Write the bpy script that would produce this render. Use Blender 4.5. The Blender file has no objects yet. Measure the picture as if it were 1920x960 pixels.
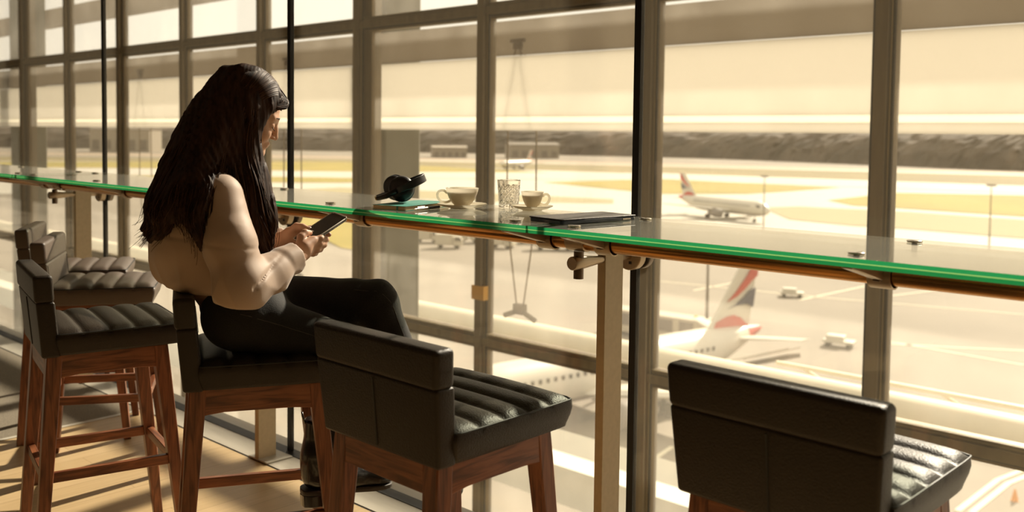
import bpy, bmesh, math, random
import numpy as np
from mathutils import Vector, Matrix, Euler
random.seed(7); np.random.seed(7)
SC = bpy.context.scene
COL = SC.collection
R = math.radians

# ------------------------------------------------------------------ materials
def nodes(name):
    m = bpy.data.materials.new(name); m.use_nodes = True
    nt = m.node_tree; nt.nodes.clear()
    return m, nt, nt.nodes.new('ShaderNodeOutputMaterial')
def N(nt, t, **kw):
    n = nt.nodes.new(t)
    for k, v in kw.items():
        if k in n.inputs: n.inputs[k].default_value = v
        else: setattr(n, k, v)
    return n
def rgba(c): return (c[0], c[1], c[2], 1)
def mapping(nt, scale, coord='Object'):
    tc = nt.nodes.new('ShaderNodeTexCoord'); mp = nt.nodes.new('ShaderNodeMapping')
    mp.inputs['Scale'].default_value = scale
    nt.links.new(tc.outputs[coord], mp.inputs['Vector']); return mp
def mat(name, col, rough=.5, metal=0, col2=None, nscale=20, stretch=(1,1,1), bump=0, bscale=None, spec=.5, coat=0, sheen=0, detail=6, lo=.35, hi=.65, sss=0):
    m, nt, out = nodes(name)
    p = N(nt, 'ShaderNodeBsdfPrincipled'); p.inputs['Base Color'].default_value = rgba(col)
    p.inputs['Roughness'].default_value = rough; p.inputs['Metallic'].default_value = metal
    p.inputs['Specular IOR Level'].default_value = spec; p.inputs['Coat Weight'].default_value = coat
    p.inputs['Sheen Weight'].default_value = sheen
    if sss:
        p.inputs['Subsurface Weight'].default_value = sss; p.inputs['Subsurface Scale'].default_value = .01
        p.inputs['Subsurface Radius'].default_value = (1, .35, .2)
    if name == 'cream_porcelain': p.inputs['Subsurface Radius'].default_value = (1, .88, .66); p.inputs['Subsurface Scale'].default_value = .03
    nt.links.new(p.outputs[0], out.inputs['Surface'])
    if col2 is not None or bump:
        mp = mapping(nt, stretch)
        nz = N(nt, 'ShaderNodeTexNoise'); nz.inputs['Scale'].default_value = nscale; nz.inputs['Detail'].default_value = detail
        nt.links.new(mp.outputs[0], nz.inputs['Vector'])
        if col2 is not None:
            r = nt.nodes.new('ShaderNodeValToRGB'); r.color_ramp.elements[0].color = rgba(col); r.color_ramp.elements[1].color = rgba(col2)
            r.color_ramp.elements[0].position = lo; r.color_ramp.elements[1].position = hi
            nt.links.new(nz.outputs['Fac'], r.inputs[0]); nt.links.new(r.outputs[0], p.inputs['Base Color'])
        if bump:
            src = nz
            if bscale:
                src = N(nt, 'ShaderNodeTexNoise'); src.inputs['Scale'].default_value = bscale; src.inputs['Detail'].default_value = 3
                nt.links.new(mp.outputs[0], src.inputs['Vector'])
            b = nt.nodes.new('ShaderNodeBump'); b.inputs['Strength'].default_value = bump; b.inputs['Distance'].default_value = .004
            nt.links.new(src.outputs['Fac'], b.inputs['Height']); nt.links.new(b.outputs[0], p.inputs['Normal'])
    return m
def schlick(nt, ior):
    f0 = ((ior-1)/(ior+1))**2
    lw = nt.nodes.new('ShaderNodeLayerWeight'); lw.inputs[0].default_value = .5
    p = N(nt, 'ShaderNodeMath', operation='POWER'); p.inputs[1].default_value = 5; nt.links.new(lw.outputs['Facing'], p.inputs[0])
    q = N(nt, 'ShaderNodeMath', operation='MULTIPLY_ADD'); q.inputs[1].default_value = 1-f0; q.inputs[2].default_value = f0
    nt.links.new(p.outputs[0], q.inputs[0]); return q.outputs[0]
def sheet_glass(name, tint, ior=1.45, rough=0.0, film=0, fdiff=0, filmcol=(1,.93,.75), film_noise=False):
    """clear pane: transmits straight through, reflects by Fresnel; film = scattering veil mixed in to imitate haze and glare"""
    m, nt, out = nodes(name)
    t = N(nt, 'ShaderNodeBsdfTransparent'); t.inputs[0].default_value = rgba(tint)
    g = N(nt, 'ShaderNodeBsdfGlossy'); g.inputs['Roughness'].default_value = rough
    fr = schlick(nt, ior)
    mx = nt.nodes.new('ShaderNodeMixShader')
    nt.links.new(fr, mx.inputs[0]); nt.links.new(t.outputs[0], mx.inputs[1]); nt.links.new(g.outputs[0], mx.inputs[2])
    last = mx
    if film:  # pale veil over the pane, haze put into the material
        tr = N(nt, 'ShaderNodeBsdfTranslucent'); tr.inputs[0].default_value = rgba(filmcol)
        if fdiff:
            df = N(nt, 'ShaderNodeBsdfDiffuse'); df.inputs[0].default_value = rgba(filmcol); m3 = nt.nodes.new('ShaderNodeMixShader'); m3.inputs[0].default_value = fdiff
            nt.links.new(tr.outputs[0], m3.inputs[1]); nt.links.new(df.outputs[0], m3.inputs[2]); tr = m3
        m2 = nt.nodes.new('ShaderNodeMixShader'); m2.inputs[0].default_value = film
        if film_noise:
            mp = mapping(nt, (1.2, 1, .8)); nz = N(nt, 'ShaderNodeTexNoise'); nz.inputs['Scale'].default_value = 2.5; nz.inputs['Detail'].default_value = 5
            nt.links.new(mp.outputs[0], nz.inputs['Vector'])
            mr = nt.nodes.new('ShaderNodeMapRange'); mr.inputs['From Min'].default_value = .3; mr.inputs['From Max'].default_value = .7
            mr.inputs['To Min'].default_value = film*.6; mr.inputs['To Max'].default_value = film*1.4
            nt.links.new(nz.outputs['Fac'], mr.inputs['Value']); nt.links.new(mr.outputs[0], m2.inputs[0])
        nt.links.new(last.outputs[0], m2.inputs[1]); nt.links.new(tr.outputs[0], m2.inputs[2]); last = m2
    nt.links.new(last.outputs[0], out.inputs['Surface'])
    return m
def wood(name, c1, c2, axis, rough=.38):
    s = {'x': (2.2, 26, 26), 'y': (26, 2.2, 26), 'z': (26, 26, 2.2)}[axis]
    m, nt, out = nodes(name); p = N(nt, 'ShaderNodeBsdfPrincipled'); p.inputs['Roughness'].default_value = rough
    mp = mapping(nt, s); nz = N(nt, 'ShaderNodeTexNoise'); nz.inputs['Scale'].default_value = 2.2; nz.inputs['Detail'].default_value = 8; nz.inputs['Distortion'].default_value = 1.2
    nt.links.new(mp.outputs[0], nz.inputs['Vector'])
    r = nt.nodes.new('ShaderNodeValToRGB'); r.color_ramp.elements[0].position = .36; r.color_ramp.elements[1].position = .62
    r.color_ramp.elements[0].color = rgba(c1); r.color_ramp.elements[1].color = rgba(c2)
    nt.links.new(nz.outputs['Fac'], r.inputs[0]); nt.links.new(r.outputs[0], p.inputs['Base Color'])
    b = nt.nodes.new('ShaderNodeBump'); b.inputs['Strength'].default_value = .12; b.inputs['Distance'].default_value = .001
    nt.links.new(nz.outputs['Fac'], b.inputs['Height']); nt.links.new(b.outputs[0], p.inputs['Normal'])
    nt.links.new(p.outputs[0], out.inputs['Surface']); return m

WC1, WC2 = (.11, .034, .014), (.30, .105, .043)
M = dict(
 walnut_x=wood('walnut_grain_x', WC1, WC2, 'x'), walnut_y=wood('walnut_grain_y', WC1, WC2, 'y'), walnut_z=wood('walnut_grain_z', WC1, WC2, 'z'),
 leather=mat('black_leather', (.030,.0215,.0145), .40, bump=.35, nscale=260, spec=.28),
 leather_sunlit=mat('sunlit_leather', (.105,.075,.058), .42, bump=.3, nscale=260, spec=.4),  # the stool leather again, paler to paint in the sunlight
 piping=mat('leather_piping', (.008,.007,.006), .45),
 alu=mat('anodised_aluminium', (.17,.125,.070), .45, metal=.35, col2=(.23,.17,.095), nscale=3, stretch=(6,6,.6)),
 alu_dark=mat('dark_gasket', (.03,.022,.014), .6),
 alu_light=mat('pale_glazing_bead', (.50,.41,.26), .4),
 post=mat('painted_beige_steel', (.62,.50,.32), .5, col2=(.57,.46,.29), nscale=60, bump=.05),
 bronze=mat('bronze_tube', (.50,.24,.075), .26, metal=1.0, col2=(.58,.29,.09), nscale=2, stretch=(.5,20,20)),
 fitting=mat('satin_fitting', (.45,.35,.24), .38, metal=.9),
 fitting_dark=mat('dark_fitting', (.17,.12,.08), .38, metal=.8),
 gasket=mat('black_silicone', (.006,.005,.004), .5),
 chrome=mat('polished_steel', (.62,.56,.47), .15, metal=1),
 sill=mat('sill_metal', (.50,.46,.38), .4, col2=(.58,.54,.45), nscale=6, stretch=(.6,4,1)),
 carpet=mat('grey_carpet', (.20,.17,.13), .95, col2=(.30,.26,.20), nscale=220, bump=.5, spec=.1),
 wallp=mat('warm_plaster', (.10,.075,.05), .8), ceil=mat('ceiling_panels', (.2,.16,.11), .8),
 lowerfloor=mat('lower_floor_stone', (.5,.44,.34), .7),
 china=mat('cream_porcelain', (.92,.85,.70), .16, spec=.6, coat=.4, sss=.6),
 coffee=mat('milky_coffee', (.42,.25,.11), .3),
 teal=mat('teal_cover', (.10,.36,.29), .5), paper=mat('page_edges', (.62,.46,.26), .8, col2=(.72,.56,.34), nscale=40, stretch=(1,1,60)),
 tabcover=mat('dark_folio_leather', (.045,.034,.028), .38, bump=.2, nscale=200), tabblue=mat('navy_case', (.012,.03,.06), .3, coat=.4),
 hp=mat('matt_black_plastic', (.012,.010,.009), .4), hp_pad=mat('soft_black_pad', (.01,.009,.008), .55), gold=mat('brass_hinge', (.5,.36,.12), .3, metal=1),
 skin=mat('skin', (.60,.35,.23), .5, col2=(.65,.385,.26), nscale=12, sss=.12, spec=.4), lips=mat('lip_skin', (.40,.13,.10), .4),
 hair_light=mat('chestnut_strands', (.10,.048,.024), .45, spec=.2), nail=mat('nail', (.68,.48,.38), .2), brow=mat('eyebrow_hair', (.03,.015,.01), .6),
 hair=mat('dark_brown_hair', (.018,.0085,.0052), .55, col2=(.048,.022,.0125), nscale=14, stretch=(6,6,1.2), spec=.12),
 blouse=mat('beige_satin', (.43,.305,.225), .58, col2=(.46,.33,.245), nscale=4, sheen=.3, spec=.3, bump=.04, bscale=500),
 denim=mat('black_denim', (.012,.0105,.0095), .78, col2=(.018,.0155,.0135), nscale=300, bump=.2, sheen=.15, spec=.25),
 stitch=mat('stitching', (.05,.04,.03), .7),
 boot=mat('polished_black_leather', (.011,.009,.008), .25, coat=.3), sole=mat('boot_sole', (.03,.022,.016), .5),
 screen=mat('phone_screen', (.05,.045,.04), .12, coat=.5), phonecase=mat('clear_phone_case', (.10,.085,.07), .15, coat=.6), phonerim=mat('phone_case_rim', (.55,.50,.42), .2),
 silver=mat('silver_pen', (.70,.64,.52), .25, metal=.8), penblack=mat('black_grip', (.015,.013,.012), .35),
 # exterior
 asphalt=mat('pale_apron_concrete', (.205,.172,.128), .85, col2=(.265,.225,.17), nscale=.035, detail=4),
 runway=mat('bright_taxiway_concrete', (.50,.46,.38), .8), road=mat('service_road', (.36,.27,.18), .8),
 grass=mat('sunlit_grass', (.27,.215,.035), .9, col2=(.33,.25,.045), nscale=.03), drygrass=mat('dry_grass', (.24,.185,.07), .9, col2=(.19,.15,.065), nscale=.02),
 palegrass=mat('pale_dry_grass', (.33,.28,.15), .9),
 wood_far=mat('bare_woodland', (.072,.057,.042), .95, col2=(.135,.105,.078), nscale=.05, detail=8),
 line=mat('painted_line', (.75,.68,.5), .8),
 far_wall=mat('hangar_cladding', (.27,.225,.17), .8), far_dark=mat('far_roofing', (.17,.14,.105), .8), far_pale=mat('pale_cladding', (.33,.28,.21), .8),
 white=mat('white_aircraft_paint', (.62,.57,.47), .4), livred=mat('red_livery', (.52,.085,.06), .5), livblue=mat('navy_livery', (.12,.115,.14), .5), belly=mat('grey_belly_paint', (.30,.27,.23), .5),
 winglass=mat('cockpit_glass', (.04,.035,.03), .2), tyre=mat('tyre', (.03,.026,.02), .8), engine=mat('engine_cowl', (.22,.19,.16), .5),
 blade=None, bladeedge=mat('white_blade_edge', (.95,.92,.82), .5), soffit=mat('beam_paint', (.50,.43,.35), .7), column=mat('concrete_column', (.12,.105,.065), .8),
 ext_white=mat('white_tube_paint', (.74,.66,.48), .5), ledge=mat('white_roof_ledge', (.85,.80,.66), .7),
 cable=mat('steel_cable', (.20,.14,.07), .4, metal=.3), bridge=mat('jetbridge_cladding', (.46,.39,.29), .6), bridgedark=mat('jetbridge_glass', (.16,.125,.10), .4),
 orange=mat('orange_plastic', (.75,.30,.05), .6), truck=mat('truck_paint', (.52,.46,.35), .5), truckdark=mat('truck_glass', (.12,.10,.08), .4), amber=mat('amber_plastic',(.8,.42,.06),.4),
 vent=mat('grille_metal', (.35,.33,.24), .5),
)
M['facade_glass'] = sheet_glass('facade_glass', (.98,.972,.95), 1.35, film=.04, filmcol=(1,.93,.80), film_noise=True)
M['inner_glass'] = sheet_glass('inner_glass', (.985,.98,.965), 1.45, film=.011, filmcol=(1,.86,.62))
M['counter_glass'] = sheet_glass('counter_glass', (.984,.990,.978), 1.55, film=.085, fdiff=.8, filmcol=(.94,.92,.80))  # pale diffuse film paints in the bright reflection on the top
M['lower_glass'] = sheet_glass('lower_glass', (.984,.990,.978), 1.5)
M['inter_glass'] = sheet_glass('interlayer', (.97,.99,.96), 1.2)
def edge_mat(name, col, tcol):
    m, nt, out = nodes(name)
    d = N(nt, 'ShaderNodeBsdfDiffuse'); d.inputs[0].default_value = rgba(col)
    t = N(nt, 'ShaderNodeBsdfTranslucent'); t.inputs[0].default_value = rgba(tcol)
    g = N(nt, 'ShaderNodeBsdfGlossy'); g.inputs['Roughness'].default_value = .1
    a = nt.nodes.new('ShaderNodeMixShader'); a.inputs[0].default_value = .7
    nt.links.new(d.outputs[0], a.inputs[1]); nt.links.new(t.outputs[0], a.inputs[2])
    fr = schlick(nt, 1.4)
    b = nt.nodes.new('ShaderNodeMixShader'); nt.links.new(fr, b.inputs[0]); nt.links.new(a.outputs[0], b.inputs[1]); nt.links.new(g.outputs[0], b.inputs[2])
    nt.links.new(b.outputs[0], out.inputs['Surface']); return m
M['edge_green'] = edge_mat('green_glass_edge', (.015,.17,.055), (.018,.25,.085))
M['edge_light'] = edge_mat('pale_green_interlayer', (.25,.50,.18), (.32,.62,.22))
def blade_mat(c1, c2):
    m, nt, out = nodes('translucent_shade_blade')
    d = N(nt, 'ShaderNodeBsdfDiffuse'); d.inputs[0].default_value = c1
    t = N(nt, 'ShaderNodeBsdfTranslucent'); t.inputs[0].default_value = c2
    a = nt.nodes.new('ShaderNodeMixShader'); a.inputs[0].default_value = .85
    nt.links.new(d.outputs[0], a.inputs[1]); nt.links.new(t.outputs[0], a.inputs[2]); nt.links.new(a.outputs[0], out.inputs['Surface']); return m
M['blade'] = blade_mat((.70,.66,.58,1),(.66,.63,.57,1)); M['bladewhite'] = blade_mat((.9,.87,.75,1),(1,.97,.88,1))
def plank_mat():
    m, nt, out = nodes('oak_plank_floor'); p = N(nt, 'ShaderNodeBsdfPrincipled'); p.inputs['Roughness'].default_value = .42
    tc = nt.nodes.new('ShaderNodeTexCoord'); mp = nt.nodes.new('ShaderNodeMapping'); mp.inputs['Rotation'].default_value = (0, 0, R(90))
    nt.links.new(tc.outputs['Object'], mp.inputs['Vector'])
    br = nt.nodes.new('ShaderNodeTexBrick'); br.inputs['Color1'].default_value = (.62,.45,.24,1); br.inputs['Color2'].default_value = (.68,.50,.28,1)
    br.inputs['Mortar'].default_value = (.38,.25,.12,1); br.inputs['Scale'].default_value = 1; br.inputs['Mortar Size'].default_value = .0011
    br.inputs['Brick Width'].default_value = 1.1; br.inputs['Row Height'].default_value = .09; br.inputs['Mortar Smooth'].default_value = .3
    nt.links.new(mp.outputs[0], br.inputs['Vector'])
    mp2 = mapping(nt, (30, 1.6, 1)); nz = N(nt, 'ShaderNodeTexNoise'); nz.inputs['Scale'].default_value = 2; nz.inputs['Detail'].default_value = 6
    nt.links.new(mp2.outputs[0], nz.inputs['Vector'])
    mx = nt.nodes.new('ShaderNodeMix'); mx.data_type = 'RGBA'; mx.blend_type = 'MULTIPLY'; mx.inputs[0].default_value = .35
    nt.links.new(br.outputs['Color'], mx.inputs[6]); nt.links.new(nz.outputs['Fac'], mx.inputs[7])
    r = nt.nodes.new('ShaderNodeValToRGB'); r.color_ramp.elements[0].color = (.75,.72,.68,1); r.color_ramp.elements[1].color = (1,1,1,1)
    nt.links.new(nz.outputs['Fac'], r.inputs[0]); nt.links.new(r.outputs[0], mx.inputs[7]); mx.inputs[0].default_value = 1
    nt.links.new(mx.outputs[2], p.inputs['Base Color']); nt.links.new(p.outputs[0], out.inputs['Surface']); return m
M['planks'] = plank_mat(); M['soffit'] = blade_mat((.55,.48,.40,1),(.27,.235,.19,1))
def china_mat():
    m, nt, out = nodes('bone_china'); p = N(nt, 'ShaderNodeBsdfPrincipled'); p.inputs['Base Color'].default_value = (.92,.85,.70,1); p.inputs['Roughness'].default_value = .15; p.inputs['Coat Weight'].default_value = .4
    t = N(nt, 'ShaderNodeBsdfTranslucent'); t.inputs[0].default_value = (1,.97,.88,1); mx = nt.nodes.new('ShaderNodeMixShader'); mx.inputs[0].default_value = .55
    nt.links.new(p.outputs[0], mx.inputs[1]); nt.links.new(t.outputs[0], mx.inputs[2]); nt.links.new(mx.outputs[0], out.inputs[0]); return m
M['china'] = china_mat()

# ------------------------------------------------------------------ mesh helpers
def link(me_or_bm, name, m, parent=None, smooth=False, bevel=0, seg=2):
    if isinstance(me_or_bm, bmesh.types.BMesh):
        bm = me_or_bm; bmesh.ops.recalc_face_normals(bm, faces=bm.faces)
        me = bpy.data.meshes.new(name); bm.to_mesh(me); bm.free()
    else: me = me_or_bm
    for mm in (m if isinstance(m, (list, tuple)) else [m]): me.materials.append(mm)
    if smooth:
        for p in me.polygons: p.use_smooth = True
        if smooth == 'auto':
            try: me.set_sharp_from_angle(angle=R(38))
            except Exception: pass
    o = bpy.data.objects.new(name, me); COL.objects.link(o)
    if parent is not None: o.parent = parent
    if bevel:
        b = o.modifiers.new('bevel', 'BEVEL'); b.width = bevel; b.segments = seg; b.limit_method = 'ANGLE'; b.angle_limit = R(35)
        for p in me.polygons: p.use_smooth = True
        try: me.set_sharp_from_angle(angle=R(38))
        except Exception: pass
    return o
def tag(o, label=None, cat=None, group=None, kind=None):
    if label: o['label'] = label
    if cat: o['category'] = cat
    if group: o['group'] = group
    if kind: o['kind'] = kind
    return o
def thing(name, label, cat, loc=(0,0,0), rz=0, group=None, rot=None):
    o = bpy.data.objects.new(name, None); COL.objects.link(o); o.empty_display_size = .05
    o.location = loc; o.rotation_euler = rot if rot else (0, 0, rz)
    return tag(o, label, cat, group)
def copy_tree(o, parent=None):
    c = o.copy(); COL.objects.link(c)
    if parent is not None: c.parent = parent
    for ch in [x for x in bpy.data.objects if x.parent == o]: copy_tree(ch, c)
    return c
def BM(): return bmesh.new()
def box(bm, a, b, mi=0):
    (x0,y0,z0),(x1,y1,z1) = a, b
    v = [bm.verts.new(p) for p in ((x0,y0,z0),(x1,y0,z0),(x1,y1,z0),(x0,y1,z0),(x0,y0,z1),(x1,y0,z1),(x1,y1,z1),(x0,y1,z1))]
    for f in ((0,3,2,1),(4,5,6,7),(0,1,5,4),(1,2,6,5),(2,3,7,6),(3,0,4,7)):
        bm.faces.new([v[i] for i in f]).material_index = mi
    return bm
def loft(bm, rings, cap=True, closed=True, mi=0):
    vs = [[bm.verts.new(p) for p in r] for r in rings]
    n = len(vs[0])
    for a, b in zip(vs, vs[1:]):
        for i in range(n if closed else n-1):
            j = (i+1) % n
            bm.faces.new((a[i], a[j], b[j], b[i])).material_index = mi
    if cap:
        bm.faces.new(vs[0][::-1]).material_index = mi; bm.faces.new(vs[-1]).material_index = mi
    return bm
def frame_of(d):
    d = Vector(d).normalized(); up = Vector((0,0,1)) if abs(d.z) < .9 else Vector((0,1,0))
    s = d.cross(up).normalized(); return s, s.cross(d).normalized()
def tube(bm, pts, rad, n=12, cap=True, flat=None, mi=0):
    """round tube along points; rad may be a list; flat scales the second axis"""
    pts = [Vector(p) for p in pts]; rings = []
    rad = rad if isinstance(rad, (list, tuple)) else [rad]*len(pts)
    s = None
    for i, p in enumerate(pts):
        d = (pts[min(i+1, len(pts)-1)] - pts[max(i-1, 0)]).normalized()
        if s is None: s, u = frame_of(d)
        else:
            s = (s - d*s.dot(d)).normalized(); u = s.cross(d)
        rings.append([p + s*math.cos(2*math.pi*k/n)*rad[i] + u*math.sin(2*math.pi*k/n)*rad[i]*(flat or 1) for k in range(n)])
    return loft(bm, rings, cap, mi=mi)
def lathe(bm, prof, n=40, c=(0,0,0), mi=0, cap=True):
    rings = [[(c[0]+r*math.cos(2*math.pi*k/n), c[1]+r*math.sin(2*math.pi*k/n), c[2]+z) for k in range(n)] for r, z in prof]
    return loft(bm, rings, cap, mi=mi)
def prism(bm, poly, a, b, axis='z', mi=0):
    def P(p, h): return {'z': (p[0], p[1], h), 'y': (p[0], h, p[1]), 'x': (h, p[0], p[1])}[axis]
    return loft(bm, [[P(p, a) for p in poly], [P(p, b) for p in poly]], mi=mi)
def bar(bm, a, b, w, t, w2=None, t2=None, side=None, mi=0):
    """square bar from a to b, w across side vector, t across the other"""
    a, b = Vector(a), Vector(b); d = (b-a).normalized()
    s = Vector(side) if side else frame_of(d)[0]
    s = (s - d*s.dot(d)).normalized(); u = s.cross(d)
    w2 = w2 or w; t2 = t2 or t
    q = lambda p, w, t: [p+s*w/2+u*t/2, p-s*w/2+u*t/2, p-s*w/2-u*t/2, p+s*w/2-u*t/2]
    return loft(bm, [q(a, w, t), q(b, w2, t2)], mi=mi)
def resample(pts, n):
    pts = np.array(pts, float); 
    # Catmull-Rom through points
    P = np.vstack([2*pts[0]-pts[1], pts, 2*pts[-1]-pts[-2]]); out = []
    m = len(pts)-1
    for t in np.linspace(0, m-1e-6, n):
        i = int(t); u = t-i; p0, p1, p2, p3 = P[i], P[i+1], P[i+2], P[i+3]
        out.append(.5*((2*p1)+(-p0+p2)*u+(2*p0-5*p1+4*p2-p3)*u*u+(-p0+3*p1-3*p2+p3)*u**3))
    return np.array(out)
# ------------------------------------------------------------------ the setting: floor, glass, facade
JX = [-1.575 - 1.694*k for k in range(-2, 6)]        # joints of the inner glass / counter bays
YG, YB, YF = 2.306, 2.272, 1.826                      # inner glass, counter back edge, counter front edge
YM = 5.39                                             # outer facade
S = lambda bm, name, m, **k: tag(link(bm, name, m, **k), kind='structure')
S(box(BM(), (-4.22,-5,-.06), (6,2.134,0)), 'floor', M['planks'])
S(box(BM(), (-18,-5,-.06), (-4.245,2.134,0.001)), 'floor_carpet', M['carpet'])
S(box(BM(), (-4.245,-5,-.06), (-4.22,2.134,.003)), 'trim_1', M['sill'])
S(box(BM(), (-18,2.142,-.07), (6,2.268,.002)), 'trim_2', M['sill'])
S(box(BM(), (-18,2.134,-.08), (6,2.142,.0)), 'trim_3', M['gasket'])
S(box(BM(), (-18,2.268,-.08), (6,2.322,.004)), 'trim_4', M['gasket'])
S(box(BM(), (-18,2.322,-.42), (6,2.40,-.004)), 'trim_5', M['sill'])
S(box(BM(), (-18,-5,-4.7), (6,5.6,-4.6)), 'floor_lower', M['lowerfloor'])
S(box(BM(), (-18,-5.1,-4.6), (6,-5,4.5)), 'wall_back', M['wallp'])
S(box(BM(), (-18.1,-5.1,-4.7), (-18,5.6,4.6)), 'wall_left', M['wallp'])
S(box(BM(), (6,-5.1,-4.7), (6.1,5.6,4.6)), 'wall_right', M['wallp'])
S(box(BM(), (-18,-5,4.5), (6,5.6,4.6)), 'ceiling', M['ceil'])
tn = 6; wn = 1
# frameless inner glazing: panes and black joints
for a, b in zip(JX, JX[1:]):
    S(box(BM(), (b+.011, YG-.006, 0), (a-.011, YG+.006, 4.49)), 'window_%d' % wn, M['inner_glass']); wn += 1
for x in JX:
    S(box(BM(), (x-.011, YG-.009, 0.004), (x+.011, YG+.009, 4.49)), 'trim_%d' % tn, M['gasket']); tn += 1
# outer facade
MX = [-2.065 - 1.5*k for k in range(-5, 11)]
TZ = [(-2.81), (-.281), 2.252]
WIDE = {-6.565-0, -14.065}
for x in MX:
    wide = any(abs(x-w) < .01 for w in (-6.565, -14.065))
    bm = BM(); s = 1.0
    box(bm, (x-.062, YM-.035, -4.6), (x+.062, YM+.03, 4.5), 0)
    box(bm, (x-.034, YM-.085, -4.6), (x+.034, YM-.035, 4.5), 0)
    box(bm, (x-.046, YM-.050, -4.6), (x-.038, YM-.034, 4.5), 2)
    box(bm, (x+.038, YM-.050, -4.6), (x+.046, YM-.034, 4.5), 2)
    box(bm, (x-.0605, YM-.048, -4.6), (x-.049, YM-.034, 4.5), 1)
    box(bm, (x+.049, YM-.048, -4.6), (x+.0605, YM-.034, 4.5), 1)
    if wide: box(bm, (x+.064, YM-.03, -4.6), (x+.16, YM+.08, 4.5), 0)
    S(bm, 'trim_%d' % tn, [M['alu'], M['alu_dark'], M['alu_light']]); tn += 1
for z in TZ:
    bm = BM()
    box(bm, (-17.9, YM-.034, z-.062), (5.5, YM+.029, z+.062), 0)
    box(bm, (-17.9, YM-.07, z-.03), (5.5, YM-.034, z+.03), 0)
    box(bm, (-17.9, YM-.046, z+.036), (5.5, YM-.033, z+.046), 2)
    box(bm, (-17.9, YM-.044, z-.046), (5.5, YM-.033, z-.036), 1)
    box(bm, (-17.9, YM-.046, z+.052), (5.5, YM-.033, z+.060), 2)
    S(bm, 'trim_%d' % tn, [M['alu'], M['alu_dark'], M['alu_light']]); tn += 1
zs = [-4.6] + TZ + [4.5]
for a, b in zip(MX, MX[1:]):
    for z0, z1 in zip(zs, zs[1:]):
        S(box(BM(), (b+.058, YM-.008, z0+.055), (a-.058, YM+.008, z1-.055)), 'window_%d' % wn, M['facade_glass']); wn += 1
# amber warning tape round one mullion

tape = link(box(BM(), (-5.129, YM-.087, .042), (-5.001, YM-.0352, .150)), 'warning_tape', M['amber'])
tag(tape, 'amber tape band wrapped around the mullion behind the crossed knee', 'tape')

# ------------------------------------------------------------------ counter
BT = 1.100
def glass_top(a, b, label):
    t = thing('glass_countertop', label, 'countertop', ((a+b)/2, (YF+YB)/2, 1.082), group='green-edged glass counter sections')
    w = abs(b-a)/2-.003; d = (YB-YF)/2
    for nm, z0, z1, mg, me in (('lower_pane', 0, .0078, 'lower_glass', 'edge_green'), ('interlayer', .0079, .0099, 'inter_glass', 'edge_light'), ('upper_pane', .010, .018, 'counter_glass', 'edge_green')):
        bm = BM(); box(bm, (-w,-d,z0), (w,d,z1))
        bmesh.ops.recalc_face_normals(bm, faces=bm.faces)
        for f in bm.faces:
            if f.normal.y < -.5 or abs(f.normal.x) > .5: f.material_index = 1
        link(bm, nm, [M[mg], M[me]], t)
    return t
tl = ['glass counter section under the blue-edged tablet and cream cup, nearest right', 'glass counter section with headphones and teal notebook, behind the seated woman',
      'glass counter section above the two paler stools left of the woman', 'farthest glass counter section at the left edge']
segs = [(JX[1], JX[2]), (JX[2], JX[3]), (JX[3], JX[4]), (JX[4], JX[5])]
# the section boundaries: JX[2] is the joint beside the big post
segs = [(JX[1], JX[2]), (JX[2], JX[3]), (JX[3], JX[4]), (JX[4], JX[5])]
TOPS = [glass_top(b, a, l) for (a, b), l in zip(segs, tl)]
# rail
YT, ZT = 2.036, 1.047
frame = thing('counter_frame', 'long bronze round tube with bracket arms carrying the whole glass counter', 'counter frame', (0, YT, ZT))
bm = BM(); tube(bm, [(-11, 0, 0), (3.5, 0, 0)], .0235, 32); link(bm, 'rail_tube', M['bronze'], frame, 'auto')
bm = BM(); box(bm, (-11, .02, .006), (3.5, .055, .030)); link(bm, 'rail_channel', M['fitting_dark'], frame, bevel=.003)
def bracket(x, top):
    t = bpy.data.objects.new('bracket', None); COL.objects.link(t); t.parent = frame; t.location = (x, 0, 0)
    bm = BM(); zt = 1.0815-ZT
    prism(bm, [(-.185, zt), (.20, zt), (.20, zt-.010), (.03, -.01), (-.022, -.012), (-.185, zt-.006)], -.011, .011, 'x')
    link(bm, 'bracket_arm', M['fitting'], t, bevel=.002)
    bm = BM(); n = 28; rings = []
    for xx, r in ((-.024, .0275), (-.024, .031), (.024, .031), (.024, .0275)):
        rings.append([(xx, r*math.cos(2*math.pi*k/n), r*math.sin(2*math.pi*k/n)) for k in range(n)])
    loft(bm, rings, cap=False); link(bm, 'collar', M['fitting'], t, 'auto')
    bm = BM(); box(bm, (-.008, -.040, -.012), (.008, -.026, .012)); link(bm, 'clamp_screw_block', M['fitting_dark'], t, bevel=.002)
    for y in (1.894, 2.207):       # steel caps bolted through the glass
        c = top.location
        bm = BM(); lathe(bm, [(.0155, 0), (.0165, .001), (.0165, .0035), (.015, .0045)], 28, (x-c.x, y-c.y, BT+.0006-c.z)); cp = link(bm, 'glass_cap', M['chrome'], top, 'auto')
        bm = BM(); lathe(bm, [(.006, .0002), (.006, .0185)], 16, (x-c.x, y-c.y, 0)); link(bm, 'through_bolt', M['fitting_dark'], cp, 'auto')
for k in range(4):
    j = JX[1+k]
    if k: bracket(j+.098, TOPS[k-1])
    bracket(j-.098, TOPS[k]); bracket(-.772-1.694*(k-0), TOPS[k])
for k in range(3):
    n = 24; bm = BM(); rr = [[(JX[2+k]+.004+xx, r*math.cos(2*math.pi*q/n), r*math.sin(2*math.pi*q/n)) for q in range(n)] for xx, r in ((-.03,.0262),(-.029,.0275),(.029,.0275),(.03,.0262))]
    loft(bm, rr); link(bm, 'stem_collar', M['fitting'], frame, 'auto')
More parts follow.
